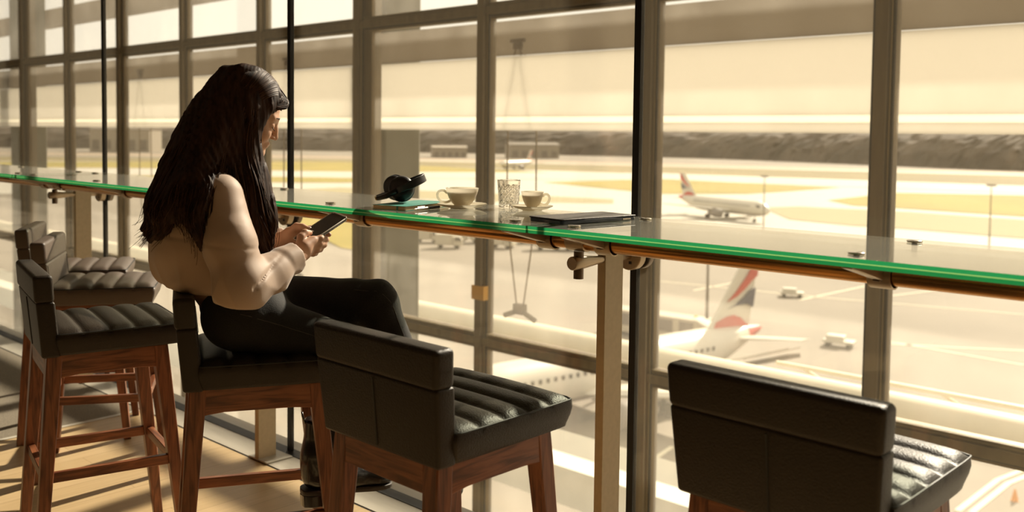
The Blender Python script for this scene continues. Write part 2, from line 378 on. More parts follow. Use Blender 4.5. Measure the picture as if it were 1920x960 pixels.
# posts with their arm and glass clamp
def post(x, label):
    t = thing('support_post', label, 'post', (x, 2.18, 0), group='flat steel posts along the glass wall')
    bm = BM(); box(bm, (-.0135, -.042, .008), (.0135, .042, 1.055)); link(bm, 'post_blade', M['post'], t, bevel=.0015)
    bm = BM(); box(bm, (-.055, -.045, .0022), (.075, .080, .009)); link(bm, 'base_plate', M['sill'], t, bevel=.002)
    yb = YT-2.18; za = .988
    a = bm = BM(); n = 24
    ring = lambda y, r: [(r*math.cos(2*math.pi*k/n), y, za+r*math.sin(2*math.pi*k/n)) for k in range(n)]
    loft(bm, [ring(yb-.030, .0165), ring(yb-.027, .0185), ring(yb+.010, .0185), ring(yb+.028, .017), ring(-.062, .0115), ring(-.043, .0115)])
    arm = link(bm, 'arm', M['fitting'], t, 'auto')
    bm = BM(); loft(bm, [ring(.043, .012), ring(YG-2.18-.042, .012)]); link(bm, 'rear_spigot', M['fitting'], t, 'auto')
    bm = BM(); lathe(bm, [(.0135, .945), (.0135, ZT-.0285)], 20, (0, yb, 0)); link(bm, 'stem', M['fitting_dark'], t, 'auto')
    g = YG-2.18
    for nm, y0, y1, r, mm in (('clamp_disc', g-.042, g-.014, .0425, 'fitting'), ('clamp_gasket', g-.014, g-.0095, .041, 'gasket'), ('outer_clamp_disc', g+.0095, g+.03, .0425, 'fitting_dark')):
        bm = BM(); loft(bm, [ring(y0, r-.002), ring(y0+.002, r), ring(y1-.002, r), ring(y1, r-.002)]); link(bm, nm, M[mm], t, 'auto')
    bm = BM(); box(bm, (.004,g-.0445,za-.024),(.012,g-.0425,za-.016)); link(bm, 'grub_screw', M['gasket'], t)
    return t
post(JX[2]+.004, 'tall beige steel post between the two front stools, its arm and clamp fully shown')
post(JX[3]+.004, 'beige steel post with its foot showing under the stool of the woman')
post(JX[4]+.004, 'beige steel post rising behind the seats of the two paler stools')
# ------------------------------------------------------------------ bar stools
def pad(bm, w0, w1, y0, y1, z0, z1, th, rad, nseg=4, waist=0):
    """upholstered block, back face leaning from y0 (bottom) to y1 (top), rounded edges"""
    b = bmesh.new(); bmesh.ops.create_cube(b, size=1)
    for v in b.verts:
        t = v.co.z+.5; w = w0+(w1-w0)*t; y = y0+(y1-y0)*t
        v.co = Vector((v.co.x*2*w, y+th*(v.co.y+.5), z0+(z1-z0)*t))
    bmesh.ops.bevel(b, geom=b.edges[:], offset=rad, segments=nseg, profile=.5, affect='EDGES')
    me = bpy.data.meshes.new('t'); b.to_mesh(me); b.free(); bm.from_mesh(me); bpy.data.meshes.remove(me); return bm
def seat_cushion(mleather, t, name='seat_cushion'):
    y0, y1, W, z0, z1 = -.165, .212, .194, .670, .736
    nx, ny = 20, 73; pitch = (y1-y0)/5.0
    bm = BM(); g = []
    def plan(u, v, k=1.0):
        x = u*W*k*math.sqrt(1-.035*v**8*abs(u)**4); yc = (y0+y1)/2; hy = (y1-y0)/2
        return x*(1-.02*(v)), yc+v*hy*(k if v > 0 else 1)*math.sqrt(1-.03*abs(u)**10)
    for j in range(ny):
        v = -1+2*j/(ny-1); row = []
        for i in range(nx):
            u = -1+2*i/(nx-1); x, y = plan(u, v)
            ph = ((y-y0)/pitch) % 1.0
            ch = (1-abs(2*ph-1)**3.2)
            e = max(abs(u)**12, max(v, -.2)**14 if v > 0 else 0)
            z = z1 + .011*ch*(1-e*.55) - .001 - .006*e + .004*(1-u*u)
            row.append(bm.verts.new((x, y, z)))
        g.append(row)
    for j in range(ny-1):
        for i in range(nx-1): bm.faces.new((g[j][i], g[j][i+1], g[j+1][i+1], g[j+1][i]))
    per = [g[0][i] for i in range(nx)]+[g[j][nx-1] for j in range(1, ny)]+[g[ny-1][i] for i in range(nx-2, -1, -1)]+[g[j][0] for j in range(ny-2, 0, -1)]
    cx, cy = 0, (y0+y1)/2; prev = per
    for z, k in ((z1-.006, 1.008), (z1-.022, 1.014), ((z0+z1)/2-.004, 1.0), (z0+.008, .965), (z0, .955)):
        ring = [bm.verts.new((p.co.x*k, cy+(p.co.y-cy)*k, z)) for p in per]
        for i in range(len(per)):
            j = (i+1) % len(per); bm.faces.new((prev[i], ring[i], ring[j], prev[j]))
        prev = ring
    bm.faces.new(prev)
    pts = [(p.co.x*1.012, cy+(p.co.y-cy)*1.012, z1-.003) for p in per]
    c = link(bm, name, mleather, t, True)
    # piping round the top edge
    bm = BM(); pv = [Vector(p) for p in pts[nx-2:nx+ny+nx+ny-3]]
    tube(bm, pv[::2], .0022, 6); link(bm, 'piping', M['piping'], c, True)
    return c
def make_stool(label, brown=False):
    L = M['leather_sunlit'] if brown else M['leather']  # brown picks the paler leather copy that stands for sunlit leather
    t = thing('bar_stool', label, 'bar stool')
    FW, FB, FF = .192, -.232, .226; AW, AB, AF = .172, -.192, .169; ZA, ZT_, ZR = .603, .668, .305
    def leg(sx, back):
        fy, ay = (FB, AB) if back else (FF, AF)
        w0, w1 = .030, .044
        a = Vector((sx*(FW-w0/2), fy+(w0/2 if back else -w0/2), 0)); 
        # foot -> apron bottom -> apron top
        b = Vector((sx*(AW-w1/2), ay+(w1/2 if back else -w1/2), ZA)); d = (b-a)/ZA; top = a+d*ZT_
        q = lambda p, w: [(p.x-w/2, p.y-w/2, p.z), (p.x+w/2, p.y-w/2, p.z), (p.x+w/2, p.y+w/2, p.z), (p.x-w/2, p.y+w/2, p.z)]
        bm = BM(); loft(bm, [q(a, w0), q(b, w1), q(top, w1)]); link(bm, 'leg', M['walnut_z'], t, bevel=.003)
        return lambda z: a+d*z
    ax = {(s, bk): leg(s, bk) for s in (-1, 1) for bk in (0, 1)}
    # aprons
    for s in (-1, 1):
        bm = BM(); x = s*(AW-.013)
        ya, yb_ = AB+.043, AF-.043
        prism(bm, [(ya, ZA-.004), (ya+.05, ZA+.002), (yb_-.05, ZA+.002), (yb_, ZA-.002), (yb_, ZT_), (ya, ZT_)], x-.010, x+.010, 'x'); link(bm, 'apron', M['walnut_y'], t, bevel=.002)
    for y in (AB+.013, AF-.013):
        bm = BM(); box(bm, (-AW+.043, y-.010, ZA-.002), (AW-.043, y+.010, ZT_)); link(bm, 'apron', M['walnut_x'], t, bevel=.002)
    # stretchers
    for s in (-1, 1):
        a, b = ax[s, 1](ZR), ax[s, 0](ZR)
        bm = BM(); bar(bm, a+Vector((0, .017, 0)), b-Vector((0, .017, 0)), .019, .030, side=(1, 0, 0)); link(bm, 'stretcher', M['walnut_y'], t, bevel=.002)
    for bk, nm in ((1, 'stretcher'), (0, 'footrest')):
        a, b = ax[-1, bk](ZR), ax[1, bk](ZR)
        bm = BM(); bar(bm, a+Vector((.017, 0, 0)), b-Vector((.017, 0, 0)), .022, .028, side=(0, 1, 0)); link(bm, nm, M['walnut_x'], t, bevel=.002)
    seat_cushion(L, t)
    yb = lambda z: -.203-.024*(z-.67)/.238
    ws = lambda z: .188+.016*(z-.67)/.238
    zs_ = .829
    bm = BM(); pad(bm, ws(.665), ws(zs_), yb(.665), yb(zs_), .665, zs_+.003, .052, .0085, 4); lo = link(bm, 'lower_back_pad', L, t, True)
    bm = BM(); pad(bm, ws(zs_), ws(.91), yb(zs_)-.003, yb(.91), zs_-.001, .911, .055, .0125, 5); link(bm, 'upper_back_pad', L, t, True)
    bm = BM(); tube(bm, [(0, yb(z)-.0005, z) for z in (.675, .75, .822)], .0022, 6); link(bm, 'back_seam', M['piping'], lo)
    for s in (-1, 1):
        bm = BM(); tube(bm, [(s*(ws(z)-.014), yb(z)+.052, z) for z in (.745, .79, .822)], .0018, 6); link(bm, 'front_seam', M['piping'], lo)
    return t
def place(t, x, y, a): t.location = (x, y, 0); t.rotation_euler = (0, 0, R(a)); return t
s0 = make_stool('black leather bar stool with walnut legs, empty, right next to the tall beige post')
place(s0, -1.521, 1.498, -.8); s0['group'] = 'walnut bar stools along the glass counter'
def another(label, x, y, a):
    c = copy_tree(s0); c['label'] = label; return place(c, x, y, a)
another('black leather bar stool at the right edge, mostly its dark backrest in view', -.761, 1.744, -1.75)
another('black leather and walnut bar stool the woman sits on', -2.253, 1.482, -29)
another('black leather bar stool left of the woman, walnut legs and stretchers in full view', -2.926, 1.346, -14)
b0 = make_stool('leather bar stool toned paler for sunlight, the nearer of the two behind the black one', True); place(b0, -3.651, 1.683, -33); b0['group'] = s0['group']
c = copy_tree(b0); c['label'] = 'leather bar stool toned paler for sunlight, the farther of the two, on the carpet side'; place(c, -4.147, 1.81, -32)
# ------------------------------------------------------------------ things on the counter
ZC = BT + .0005
def cup(label, x, y, rim, hgt, hang, coffee=True):
    t = thing('coffee_cup', label, 'cup', (x, y, ZC+.0062+.0), R(hang), 'cream coffee cups on the counter')
    r = rim; h = hgt
    prof = [(0, .002), (r*.42, .0), (r*.48, .001), (r*.50, .006), (r*.62, h*.2), (r*.80, h*.45), (r*.93, h*.75), (r, h), (r*.985, h+.001), (r*.96, h), (r*.89, h*.75), (r*.75, h*.45), (r*.55, h*.2), (r*.3, h*.12), (0, h*.11)]
    bm = BM(); lathe(bm, [(max(a, .0001), b) for a, b in prof], 56, cap=True); link(bm, 'cup_body', M['china'], t, True)
    # handle
    k = [(r*.90, h*.72), (r*1.12, h*.86), (r*1.42, h*.80), (r*1.50, h*.55), (r*1.30, h*.28), (r*.98, h*.22), (r*.70, h*.30)]
    k = resample([(a, 0, b) for a, b in k], 22); bm = BM(); tube(bm, k, .0027, 10, flat=1.5); link(bm, 'handle', M['china'], t, True)
    bm = BM(); lathe(bm, [(.0001, h*.80), (r*.90, h*.80), (r*.905, h*.79), (.0001, h*.785)], 40); link(bm, 'coffee', M['coffee'], t, True)
def saucer(label, x, y, r):
    bm = BM(); prof = [(.0001, .0016), (r*.40, .0016), (r*.42, .0), (r*.46, 0), (r*.48, .0022), (r*.75, .0060), (r*.97, .0125), (r, .0142), (r*.985, .0152), (r*.94, .0140), (r*.72, .0085), (r*.46, .0052), (.0001, .0050)]
    lathe(bm, prof, 64); o = link(bm, 'saucer', M['china'], None, True); o.location = (x, y, ZC)
    tag(o, label, 'saucer', 'cream saucers on the counter')
saucer('larger cream saucer under the wide cup beside the pen', -2.058, 2.083, .077); cup('wide cream coffee cup with its handle to the left, beside the teal notebook', -2.058, 2.083, .0505, .056, 222)
saucer('smaller cream saucer behind the tablet', -1.872, 2.195, .063); cup('small cream cup with its handle to the right, beside the cut glass tumbler', -1.872, 2.195, .034, .050, 44)
# cut glass tumbler
def cutglass():
    m, nt, out = nodes('cut_crystal'); p = N(nt, 'ShaderNodeBsdfPrincipled'); p.inputs['Base Color'].default_value = (1,.98,.93,1)
    p.inputs['Roughness'].default_value = .03; p.inputs['Transmission Weight'].default_value = 1; p.inputs['IOR'].default_value = 1.35
    nt.links.new(p.outputs[0], out.inputs[0]); return m
t = thing('crystal_tumbler', 'cut crystal tumbler standing behind the small cream cup', 'glass', (-1.985, 2.215, ZC))
bm = BM(); n = 96; rings = []; H = .086
for j in range(34):
    z = j/33*H; r0 = .0305+.0055*z/H; ring = []
    for k in range(n):
        a = 2*math.pi*k/n; g = 0
        if .006 < z < .070:
            u = a*12/(2*math.pi); v = z/H*5
            g = -.0022*max(0, 1-5*abs(((u+v) % 1)-.5))-.0022*max(0, 1-5*abs(((u-v) % 1)-.5))-.0015*max(0, 1-6*abs(((u*.5) % 1)-.5))
        ring.append(((r0+g)*math.cos(a), (r0+g)*math.sin(a), z))
    rings.append(ring)
for z, r in ((H+.0006, .0350), (H-.001, .0338), (.012, .0265), (.0105, .02)): rings.append([(r*math.cos(2*math.pi*k/n), r*math.sin(2*math.pi*k/n), z) for k in range(n)])
loft(bm, rings); link(bm, 'tumbler_body', cutglass(), t)
# tablet in a folio
t = thing('tablet', 'dark tablet in a folio cover with navy blue edge, lying flat on the counter', 'tablet', (-1.571, 2.052, ZC), R(-8.2))
def slab(bm, w, d, z0, z1, r=.008, n=5):
    pts = []
    for cx, cy, a0 in ((w/2-r, d/2-r, 0), (-w/2+r, d/2-r, 90), (-w/2+r, -d/2+r, 180), (w/2-r, -d/2+r, 270)):
        for k in range(n+1): a = R(a0+90*k/n); pts.append((cx+r*math.cos(a), cy+r*math.sin(a)))
    return prism(bm, pts, z0, z1)
bm = BM(); slab(bm, .128, .273, .0, .0105, .010); link(bm, 'navy_case', M['tabblue'], t, bevel=.0015)
bm = BM(); slab(bm, .131, .276, .0107, .0138, .008); link(bm, 'folio_cover', M['tabcover'], t, bevel=.001)
bm = BM(); box(bm, (.0642,.085,.003),(.0652,.115,.0065)); link(bm, 'port_cutout', M['chrome'], t)
# notebook, pen, headphones
t = thing('notebook', 'teal covered notebook lying under the black headphones', 'notebook', (-2.177, 1.985, ZC), R(12.5))
bm = BM(); slab(bm, .122, .244, .0, .0012, .005); link(bm, 'back_cover', M['teal'], t)
bm = BM(); slab(bm, .119, .241, .0013, .0127, .005); link(bm, 'page_block', M['paper'], t)
bm = BM(); slab(bm, .122, .244, .0128, .0141, .005); link(bm, 'front_cover', M['teal'], t)
bm = BM(); box(bm, (.030,-.1232,.0),(.034,.1232,.0146)); link(bm, 'elastic_band', M['teal'], t)
t = thing('pen', 'silver ballpoint pen with black grip between notebook and saucer', 'pen', (-2.080, 1.917, ZC+.0048), R(102))
tb = lambda nm, pts, rr, m: link(tube(BM(), pts, rr, 14), nm, m, t, 'auto')
tb('barrel', [(.0,0,0),(.055,0,0)], [.0042,.0045], M['silver']); tb('grip', [(.0552,0,0),(.115,0,0)], [.0046,.0044], M['penblack'])
tb('nib', [(.1152,0,0),(.126,0,0)], [.0042,.001], M['silver']); tb('clicker', [(-.012,0,0),(-.0002,0,0)], [.0028,.0028], M['silver'])
tb('clip', [(.002,0,.0058),(.038,0,.0058)], .0011, M['silver'])
t = thing('headphones', 'matt black over-ear headphones folded on top of the teal notebook', 'headphones', (-2.235, 1.975, ZC+.0148))
# local frame: a = to the picture's right along the counter (towards the window and right), n = towards the room
A_ = Vector((.62, .78, 0)).normalized(); Nn = Vector((.78, -.62, 0)).normalized(); U = Vector((0,0,1))
def W(a, n, u): return A_*a + Nn*n + U*u
def disc(nm, c, ax, prof, m, parent=t, squash=1):
    ax = Vector(ax).normalized(); s, u = frame_of(ax); bm = BM(); k = 36
    loft(bm, [[Vector(c)+ax*h+s*math.cos(2*math.pi*i/k)*r+u*math.sin(2*math.pi*i/k)*r*squash for i in range(k)] for r, h in prof]); return link(bm, nm, m, parent, True)
shell = [(.012,.0195),(.026,.018),(.036,.012),(.040,.003),(.0395,-.002),(.030,-.004)]
padp = [(.022,-.022),(.033,-.022),(.039,-.017),(.0405,-.009),(.037,-.002),(.028,-.0015)]
ax1 = Nn*.90+A_*(-.25)+U*.30
c1 = W(.012, .020, .0425)
disc('ear_cup', c1, ax1, shell, M['hp']); disc('ear_pad', c1, ax1, padp, M['hp_pad'])
ax2 = -(Nn*.80)+A_*.50+U*.2
c2 = W(.0, -.026, .0445)
disc('ear_cup', c2, ax2, shell, M['hp']); disc('ear_pad', c2, ax2, padp, M['hp_pad'])
# headband: a tilted U whose bend points to the right and up
pts = []
for k in range(33):
    a = R(-125+250*k/32); pts.append((.062*math.cos(a)*.95, .050*math.sin(a)))
rings = []
for i, (p, q) in enumerate(pts):
    base = W(.030+p*.93, q, .052+p*.42); wv = (U*.93 - A_*.36)
    rad = Vector(W(p*.93, q, p*.42)).normalized(); wd = .0125 if 4 < i < 28 else .010
    rings.append([base+wv*wd+rad*.003, base-wv*wd+rad*.003, base-wv*wd-rad*.003, base+wv*wd-rad*.003])
bm = BM(); loft(bm, rings); link(bm, 'headband', M['hp'], t, bevel=.0018)
for sgn in (-1, 1):
    bm = BM(); tube(bm, [W(-.005, sgn*.040, .036), W(-.035, sgn*.030, .020), W(-.062, sgn*.020, .012)], [.013, .014, .0115], 14, flat=.65); link(bm, 'folding_arm', M['hp'], t, True)
    bm = BM(); tube(bm, [W(-.0625, sgn*.020, .012), W(-.066, sgn*.019, .011)], .0102, 14, flat=.6); link(bm, 'hinge_cap', M['gold'], t, 'auto')
# ------------------------------------------------------------------ outside: shade, beams, column, tube
X0, X1 = -24, 10
sh = thing('solar_shade', None, None, (0, 7.0, 0)); tag(sh, kind='structure')
link(box(BM(), (X0, 0, 1.484), (X1, .03, 2.069)), 'shade_blade', M['blade'], sh)
link(box(BM(), (X0, -.004, 1.427), (X1, .034, 1.483)), 'shade_rib', M['bladewhite'], sh)
link(box(BM(), (X0, 0, 1.349), (X1, .03, 1.426)), 'shade_lip', M['blade'], sh)
S(box(BM(), (X0, 7.032, 2.08), (X1, 7.062, 2.42)), 'beam_exterior', M['soffit'])
S(box(BM(), (X0, 7.8, 3.31), (X1, 8.0, 3.65)), 'beam_exterior', M['soffit'])
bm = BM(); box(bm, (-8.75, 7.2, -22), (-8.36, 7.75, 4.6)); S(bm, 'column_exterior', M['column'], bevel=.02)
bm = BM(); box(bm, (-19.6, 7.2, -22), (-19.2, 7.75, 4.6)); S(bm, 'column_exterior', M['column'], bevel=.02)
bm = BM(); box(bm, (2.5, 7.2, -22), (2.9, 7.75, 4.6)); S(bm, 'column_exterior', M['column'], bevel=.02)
bm = BM(); tube(bm, [(X0-20, 12, -2.10), (X1+10, 12, -2.10)], .29, 32); S(bm, 'beam_white_tube', M['ext_white'], smooth='auto')
# thin maintenance rails beyond the tube
bm = BM()
for z, y in ((-2.22, 14), (-2.62, 14.3)): box(bm, (-6.9, y-.03, z-.03), (12, y+.03, z+.03))
for k in range(9): x = -6.5+2*k; bar(bm, (x, 14, -2.22), (x+.6, 14.3, -2.62), .04, .04)
S(bm, 'trim_exterior_rail', M['ext_white'])
S(box(BM(), (-40, 9.65, -3.5), (12, 10.86, -3.0)), 'roof_ledge', M['ledge'])
# bowstring cable trusses hanging behind the shade
def truss(x, label, grp):
    t = thing('cable_truss', label, 'cable truss', (x, 7.09, 0), group=grp)
    bm = BM(); box(bm, (-.085, -.10, 2.20), (.085, -.0585, 2.235)); box(bm, (-.05, -.095, 2.13), (.05, -.0585, 2.20)); tube(bm, [(-.02,-.077,2.14),(-.05,-.077,2.075)], .009, 8); tube(bm, [(.02,-.077,2.14),(.05,-.077,2.075)], .009, 8); link(bm, 'top_bracket', M['fitting_dark'], t, bevel=.004)
    for s in (-1, 1):
        bm = BM(); tube(bm, [(s*.02, 0, 2.12), (s*.185, 0, 1.33), (s*.19, 0, .55), (s*.15, 0, .27), (s*.045, 0, -.37)], .0075, 8); link(bm, 'cable', M['cable'], t, True)
    bm = BM(); box(bm, (-.06, -.04, -.46), (.06, .04, -.36)); tube(bm, [(-.2, 0, -.5), (0, 0, -.42), (.2, 0, -.5)], .028, 8); link(bm, 'bottom_bracket', M['soffit'], t, bevel=.004)
truss(-6.19, 'cable truss hanging right of the exterior column, seen above and below the cups', 'facade cable trusses')
truss(-10.01, 'cable truss hanging just beyond the window beside the face of the woman', 'facade cable trusses')
truss(-13.87, 'cable truss hanging farthest left behind the shade', 'facade cable trusses')

# ------------------------------------------------------------------ airfield
S(box(BM(), (-2500, 8, -23), (900, 2500, -22)), 'ground_apron', M['asphalt'])
def flat(name, pts, m, z, label, cat, kind=None, group=None):
    bm = BM(); prism(bm, pts, z-.018, z)
    o = link(bm, name, m)
    if kind: tag(o, kind=kind)
    else: tag(o, label, cat, group)
    return o
P = dict([
('road1', [(-1010.8, 265.3), (-681.8, 535.6), (-415.0, 640.5), (-182.4, 716.5), (-80.8, 760.1), (-74.4, 700.2), (-169.5, 665.8), (-381.1, 588.1), (-630.1, 495.1), (-931.1, 244.4)]),
('dry1', [(-847.7, 222.5), (-607.2, 477.0), (-374.9, 578.7), (-162.6, 638.8), (-72.4, 682.3), (-58.7, 554.6), (-127.7, 502.5), (-301.9, 466.2), (-538.4, 423.0), (-741.3, 194.5)]),
('grassA', [(-708.0, 185.7), (-556.4, 437.1), (-417.4, 438.3), (-322.4, 423.7), (-299.8, 424.4), (-320.3, 336.4), (-427.6, 336.0), (-518.9, 274.3), (-623.8, 163.6)]),
('tw1', [(-615.7, 161.5), (-427.6, 336.0), (-310.0, 478.6), (-55.2, 522.0), (-48.4, 459.0), (-264.2, 408.0), (-370.4, 291.0), (-551.0, 144.5)]),
('grassB', [(-285.9, 343.4), (-270.3, 417.5), (-217.1, 416.4), (-178.9, 418.7), (-180.4, 373.2), (-182.9, 342.5), (-203.8, 315.0), (-227.3, 322.0)]),
('grassB2', [(-515.0, 135.0), (-423.1, 252.2), (-367.5, 295.3), (-324.5, 304.9), (-336.6, 264.5), (-372.3, 221.9), (-455.3, 119.3)]),
('grassC', [(-146.6, 333.3), (-147.7, 399.7), (-108.0, 425.3), (-48.4, 459.0), (-36.0, 343.5), (-79.1, 312.3), (-113.1, 315.5), (-130.0, 315.2)]),
('tan', [(-145.2, 282.3), (-139.4, 296.3), (-108.4, 302.3), (-76.0, 300.3), (-34.0, 324.7), (-26.3, 253.5), (-61.9, 245.4), (-88.5, 247.2), (-100.9, 244.9), (-120.3, 249.3)]),
('tanL', [(-309.7, 217.2), (-308.5, 242.4), (-250.7, 263.4), (-198.0, 275.8), (-186.1, 259.2), (-220.1, 231.3), (-272.9, 214.5)]),
('grassU', [(-217.9, 156.3), (-202.0, 155.2), (-186.8, 150.8), (-144.9, 117.6), (-149.5, 117.5), (-168.2, 126.3), (-190.1, 136.5)])])
flat('ground_taxiway', [(-760, 60), (-560, 560), (-60, 690), (60, 560), (-18, 190), (-110, 190), (-190, 200), (-330, 150), (-420, 40)], M['runway'], -21.975, None, None, 'structure')
G = 'grass areas between the taxiways'
flat('service_road', P['road1'], M['road'], -21.93, 'brown perimeter road running along the far woodland', 'road')
flat('dry_grass', P['dry1'], M['drygrass'], -21.95, None, None, 'stuff')
flat('grass_area', P['grassA'], M['grass'], -21.90, 'long green grass strip seen behind the headphones and the cups', 'grass', None, G)
flat('ground_far_taxiway', P['tw1'], M['runway'], -21.87, None, None, 'structure')
flat('grass_area', P['grassB'], M['grass'], -21.85, 'green grass island behind the tail of the taxiing airliner', 'grass', None, G)
flat('grass_area', P['grassB2'], M['grass'], -21.85, 'green grass strip behind the hair of the woman', 'grass', None, G)
flat('grass_area', P['grassC'], M['grass'], -21.85, 'green grass area at the far right edge', 'grass', None, G)
flat('grass_area', P['tan'], M['palegrass'], -21.85, 'pale dry grass area ahead of the nose of the taxiing airliner', 'grass', None, G)
flat('grass_area', P['tanL'], M['palegrass'], -21.90, 'pale dry grass area behind the two coffee cups', 'grass', None, G)
flat('grass_area', P['grassU'], M['grass'], -21.85, 'green grass patch seen below the phone under the counter', 'grass', None, G)
LN = [[(-53.1, 141.6), (-49.0, 157.4), (-47.5, 189.0)], [(-83.1, 128.9), (-68.3, 131.8), (-57.8, 133.8), (-35.2, 140.7)], [(-60.4, 129.1), (-58.9, 151.8), (-57.3, 160.9)], [(-40.8, 109.2), (-34.9, 112.8), (-29.0, 116.8)], [(-41.3, 110.6), (-27.2, 109.4)], [(-75.0, 125.0), (-74.7, 140.6)], [(-19.1, 63.5), (-19.0, 71.3), (-18.3, 75.0)], [(-18.4, 63.8), (-18.3, 71.1), (-17.7, 74.2)], [(-37.6, 57.8), (-38.2, 61.2)]]
bm = BM()
for l in LN:
    for a, b in zip(l, l[1:]): bar(bm, (a[0], a[1], -21.97), (b[0], b[1], -21.97), .38, .03, side=(b[1]-a[1], a[0]-b[0], 0))
tag(link(bm, 'apron_marking', M['line']), 'pale painted taxi lines crossing the apron below the counter', 'marking')
# woodland: one uncountable mass
rng = np.random.RandomState(3)
front = resample([(-2100,-300), (-1560, 80), (-1220, 330), (-860, 660), (-520, 800), (-330, 770), (-182, 726), (-60, 775), (160, 860), (420, 900)], 420)
rings = []
for j in range(14):
    back = [0, 3, 6, 9, 13, 18, 24, 30, 40, 60, 100, 160, 240, 380][j]; hh = [0, 8, 12, 15, 18, 20.5, 23, 25, 26.5, 28, 29, 30, 31, 32][j]
    row = []
    for i, p in enumerate(front):
        q = front[min(i+1, 419)]-front[max(i-1, 0)]; nrm = np.array([-q[1], q[0]])/np.linalg.norm(q)
        nz = 0 if j == 0 else (.5*math.sin(i*.9+j*1.7)+.9*rng.randn()+.6*math.sin(i*.23+j))
        pp = p+nrm*(back+(rng.randn()*1.5 if j else 0)); row.append((pp[0], pp[1], -22+hh+nz*.6))
    rings.append(row)
bm = BM(); loft(bm, rings, cap=False, closed=False)
tag(link(bm, 'woodland', M['wood_far']), 'long brown band of bare woodland along the far side of the airfield', 'woodland', kind='stuff')
# far buildings
def building(label, x, y, w, d, h, rz, roof=True, m='far_wall'):
    t = thing('hangar', label, 'building', (x, y, -22), R(rz), 'pale buildings in front of the woodland')
    link(box(BM(), (-w/2,-d/2,0), (w/2,d/2,h)), 'walls', M[m], t)
    bm = BM(); prism(bm, [(-d/2-1, h), (d/2+1, h), (0, h+h*.18)], -w/2-.8, w/2+.8, 'x'); link(bm, 'roof', M['far_dark' if roof else 'far_pale'], t)
    bm = BM()
    for k in range(5): xx = -w/2+w*(k+.5)/5; box(bm, (xx-w*.06, -d/2-.15, h*.1), (xx+w*.06, -d/2-.02, h*.55))
    link(bm, 'doors', M['far_dark'], t)
building('wide pale hangar on the horizon between the tumbler and the black glazing joint', -560, 655, 44, 26, 12, 52)
building('low pale building left of the wide hangar, behind the tumbler', -610, 600, 30, 20, 9, 52, False)
building('pale building in the woodland seen just right of the face of the woman', -900, 440, 60, 30, 22, 40, True, 'far_pale')
building('long low shed behind the left edge of the exterior column', -830, 500, 70, 25, 9, 42, False)
building('pale block far left behind the left windows', -1180, 150, 80, 30, 14, 25, True)
# light masts
def mast(label, x, y, h, r=.16):
    t = thing('light_mast', label, 'light mast', (x, y, -22), 0, 'light masts on the airfield')
    link(tube(BM(), [(0,0,0),(0,0,h)], [r, r*.6], 10), 'pole', M['far_dark'], t, True)
    link(box(BM(), (-.9,-.2,h),(.9,.2,h+.35)), 'lamp_head', M['far_dark'], t)
mast('light mast ahead of the nose of the taxiing airliner', -106.3, 207.3, 13.4)
mast('light mast at the far right, in front of the grass', -60.4, 214.4, 13.2)
mast('nearest light mast, standing in front of the parked airliner', -51.2, 88.1, 10.2, .2)
# vehicles
def truck(label, x, y, rz, long=6, grp='service vehicles on the apron'):
    t = thing('service_truck', label, 'truck', (x, y, -22), R(rz), grp)
    link(box(BM(), (-long/2, -1.15, .7), (long/2-2.0, 1.15, 2.9)), 'cargo_box', M['truck'], t, bevel=.06)
    bm = BM(); prism(bm, [(long/2-1.9, .6), (long/2, .6), (long/2, 1.5), (long/2-.45, 2.4), (long/2-1.9, 2.4)], -1.1, 1.1, 'y'); link(bm, 'cab', M['truck'], t, bevel=.06)
    bm = BM(); prism(bm, [(long/2-1.5, 1.55), (long/2-.10, 1.55), (long/2-.47, 2.3), (long/2-1.5, 2.3)], -1.13, 1.13, 'y'); link(bm, 'windows', M['truckdark'], t)
    for sx in (-long/2+1.1, long/2-1.1):
        for sy in (-.95, .95):
            bm = BM(); k = 16; loft(bm, [[(sx+.48*math.cos(2*math.pi*i/k), sy+dy, .48+.48*math.sin(2*math.pi*i/k)) for i in range(k)] for dy in (-.14, .14)]); link(bm, 'wheel', M['tyre'], t)
vs = [(-150,133,30),(-146,137.5,40),(-142,141.5,35),(-138,146,50),(-136,134,42),(-129,142,20),(-131,153,38),(-126,158,60),(-121,147,42),(-117,151,33),(-112,156,45),(-136,162,40)]
seen = ['leftmost in the row behind the column', 'second from left in the row behind the column', 'third from left in the row behind the column', 'left of the mullion under the wide cup',
        'just behind the mullion under the wide cup', 'nearer one right of that mullion', 'farther one right of that mullion', 'rearmost one near the cable truss', 'middle of the row behind the cable truss', 'between the cable truss and the tall post', 'rightmost, close to the arm of the tall post', 'at the back of the whole row']
for (x, y, r), s_ in zip(vs, seen): truck('pale service truck on the apron, '+s_, x, y, r, 5.5)
for lb, x, y, rz in (('flat white baggage dolly parked alone, right of the tail of the parked airliner', -44.0, 104.0, 10), ('small white dolly farther back, between the parked airliner and the right mullion', -62.5, 131.0, 30)):
    t = thing('baggage_dolly', lb, 'dolly', (x, y, -22), R(rz), 'white dollies on the apron')
    link(box(BM(), (-1.6,-.9,.45),(1.6,.9,.75)), 'deck', M['white'], t, bevel=.05)
    link(box(BM(), (-1.3,-.7,.76),(.6,.7,1.25)), 'load', M['white'], t, bevel=.08)
    for sx in (-1.1, 1.1):
        for sy in (-.8, .8):
            bm = BM(); k = 12; loft(bm, [[(sx+.24*math.cos(2*math.pi*i/k), sy+dy, .24+.24*math.sin(2*math.pi*i/k)) for i in range(k)] for dy in (-.08, .08)]); link(bm, 'wheel', M['tyre'], t)
bm = BM(); lathe(bm, [(.22, .03), (.05, .75), (.02, .78)], 16); lathe(bm, [(.3, 0), (.3, .03)], 4)
tc = link(bm, 'traffic_cone', M['orange']); tc.location = (-17.1, 68.0, -22); tag(tc, 'orange traffic cone on the apron beyond the rightmost stool seat', 'traffic cone')
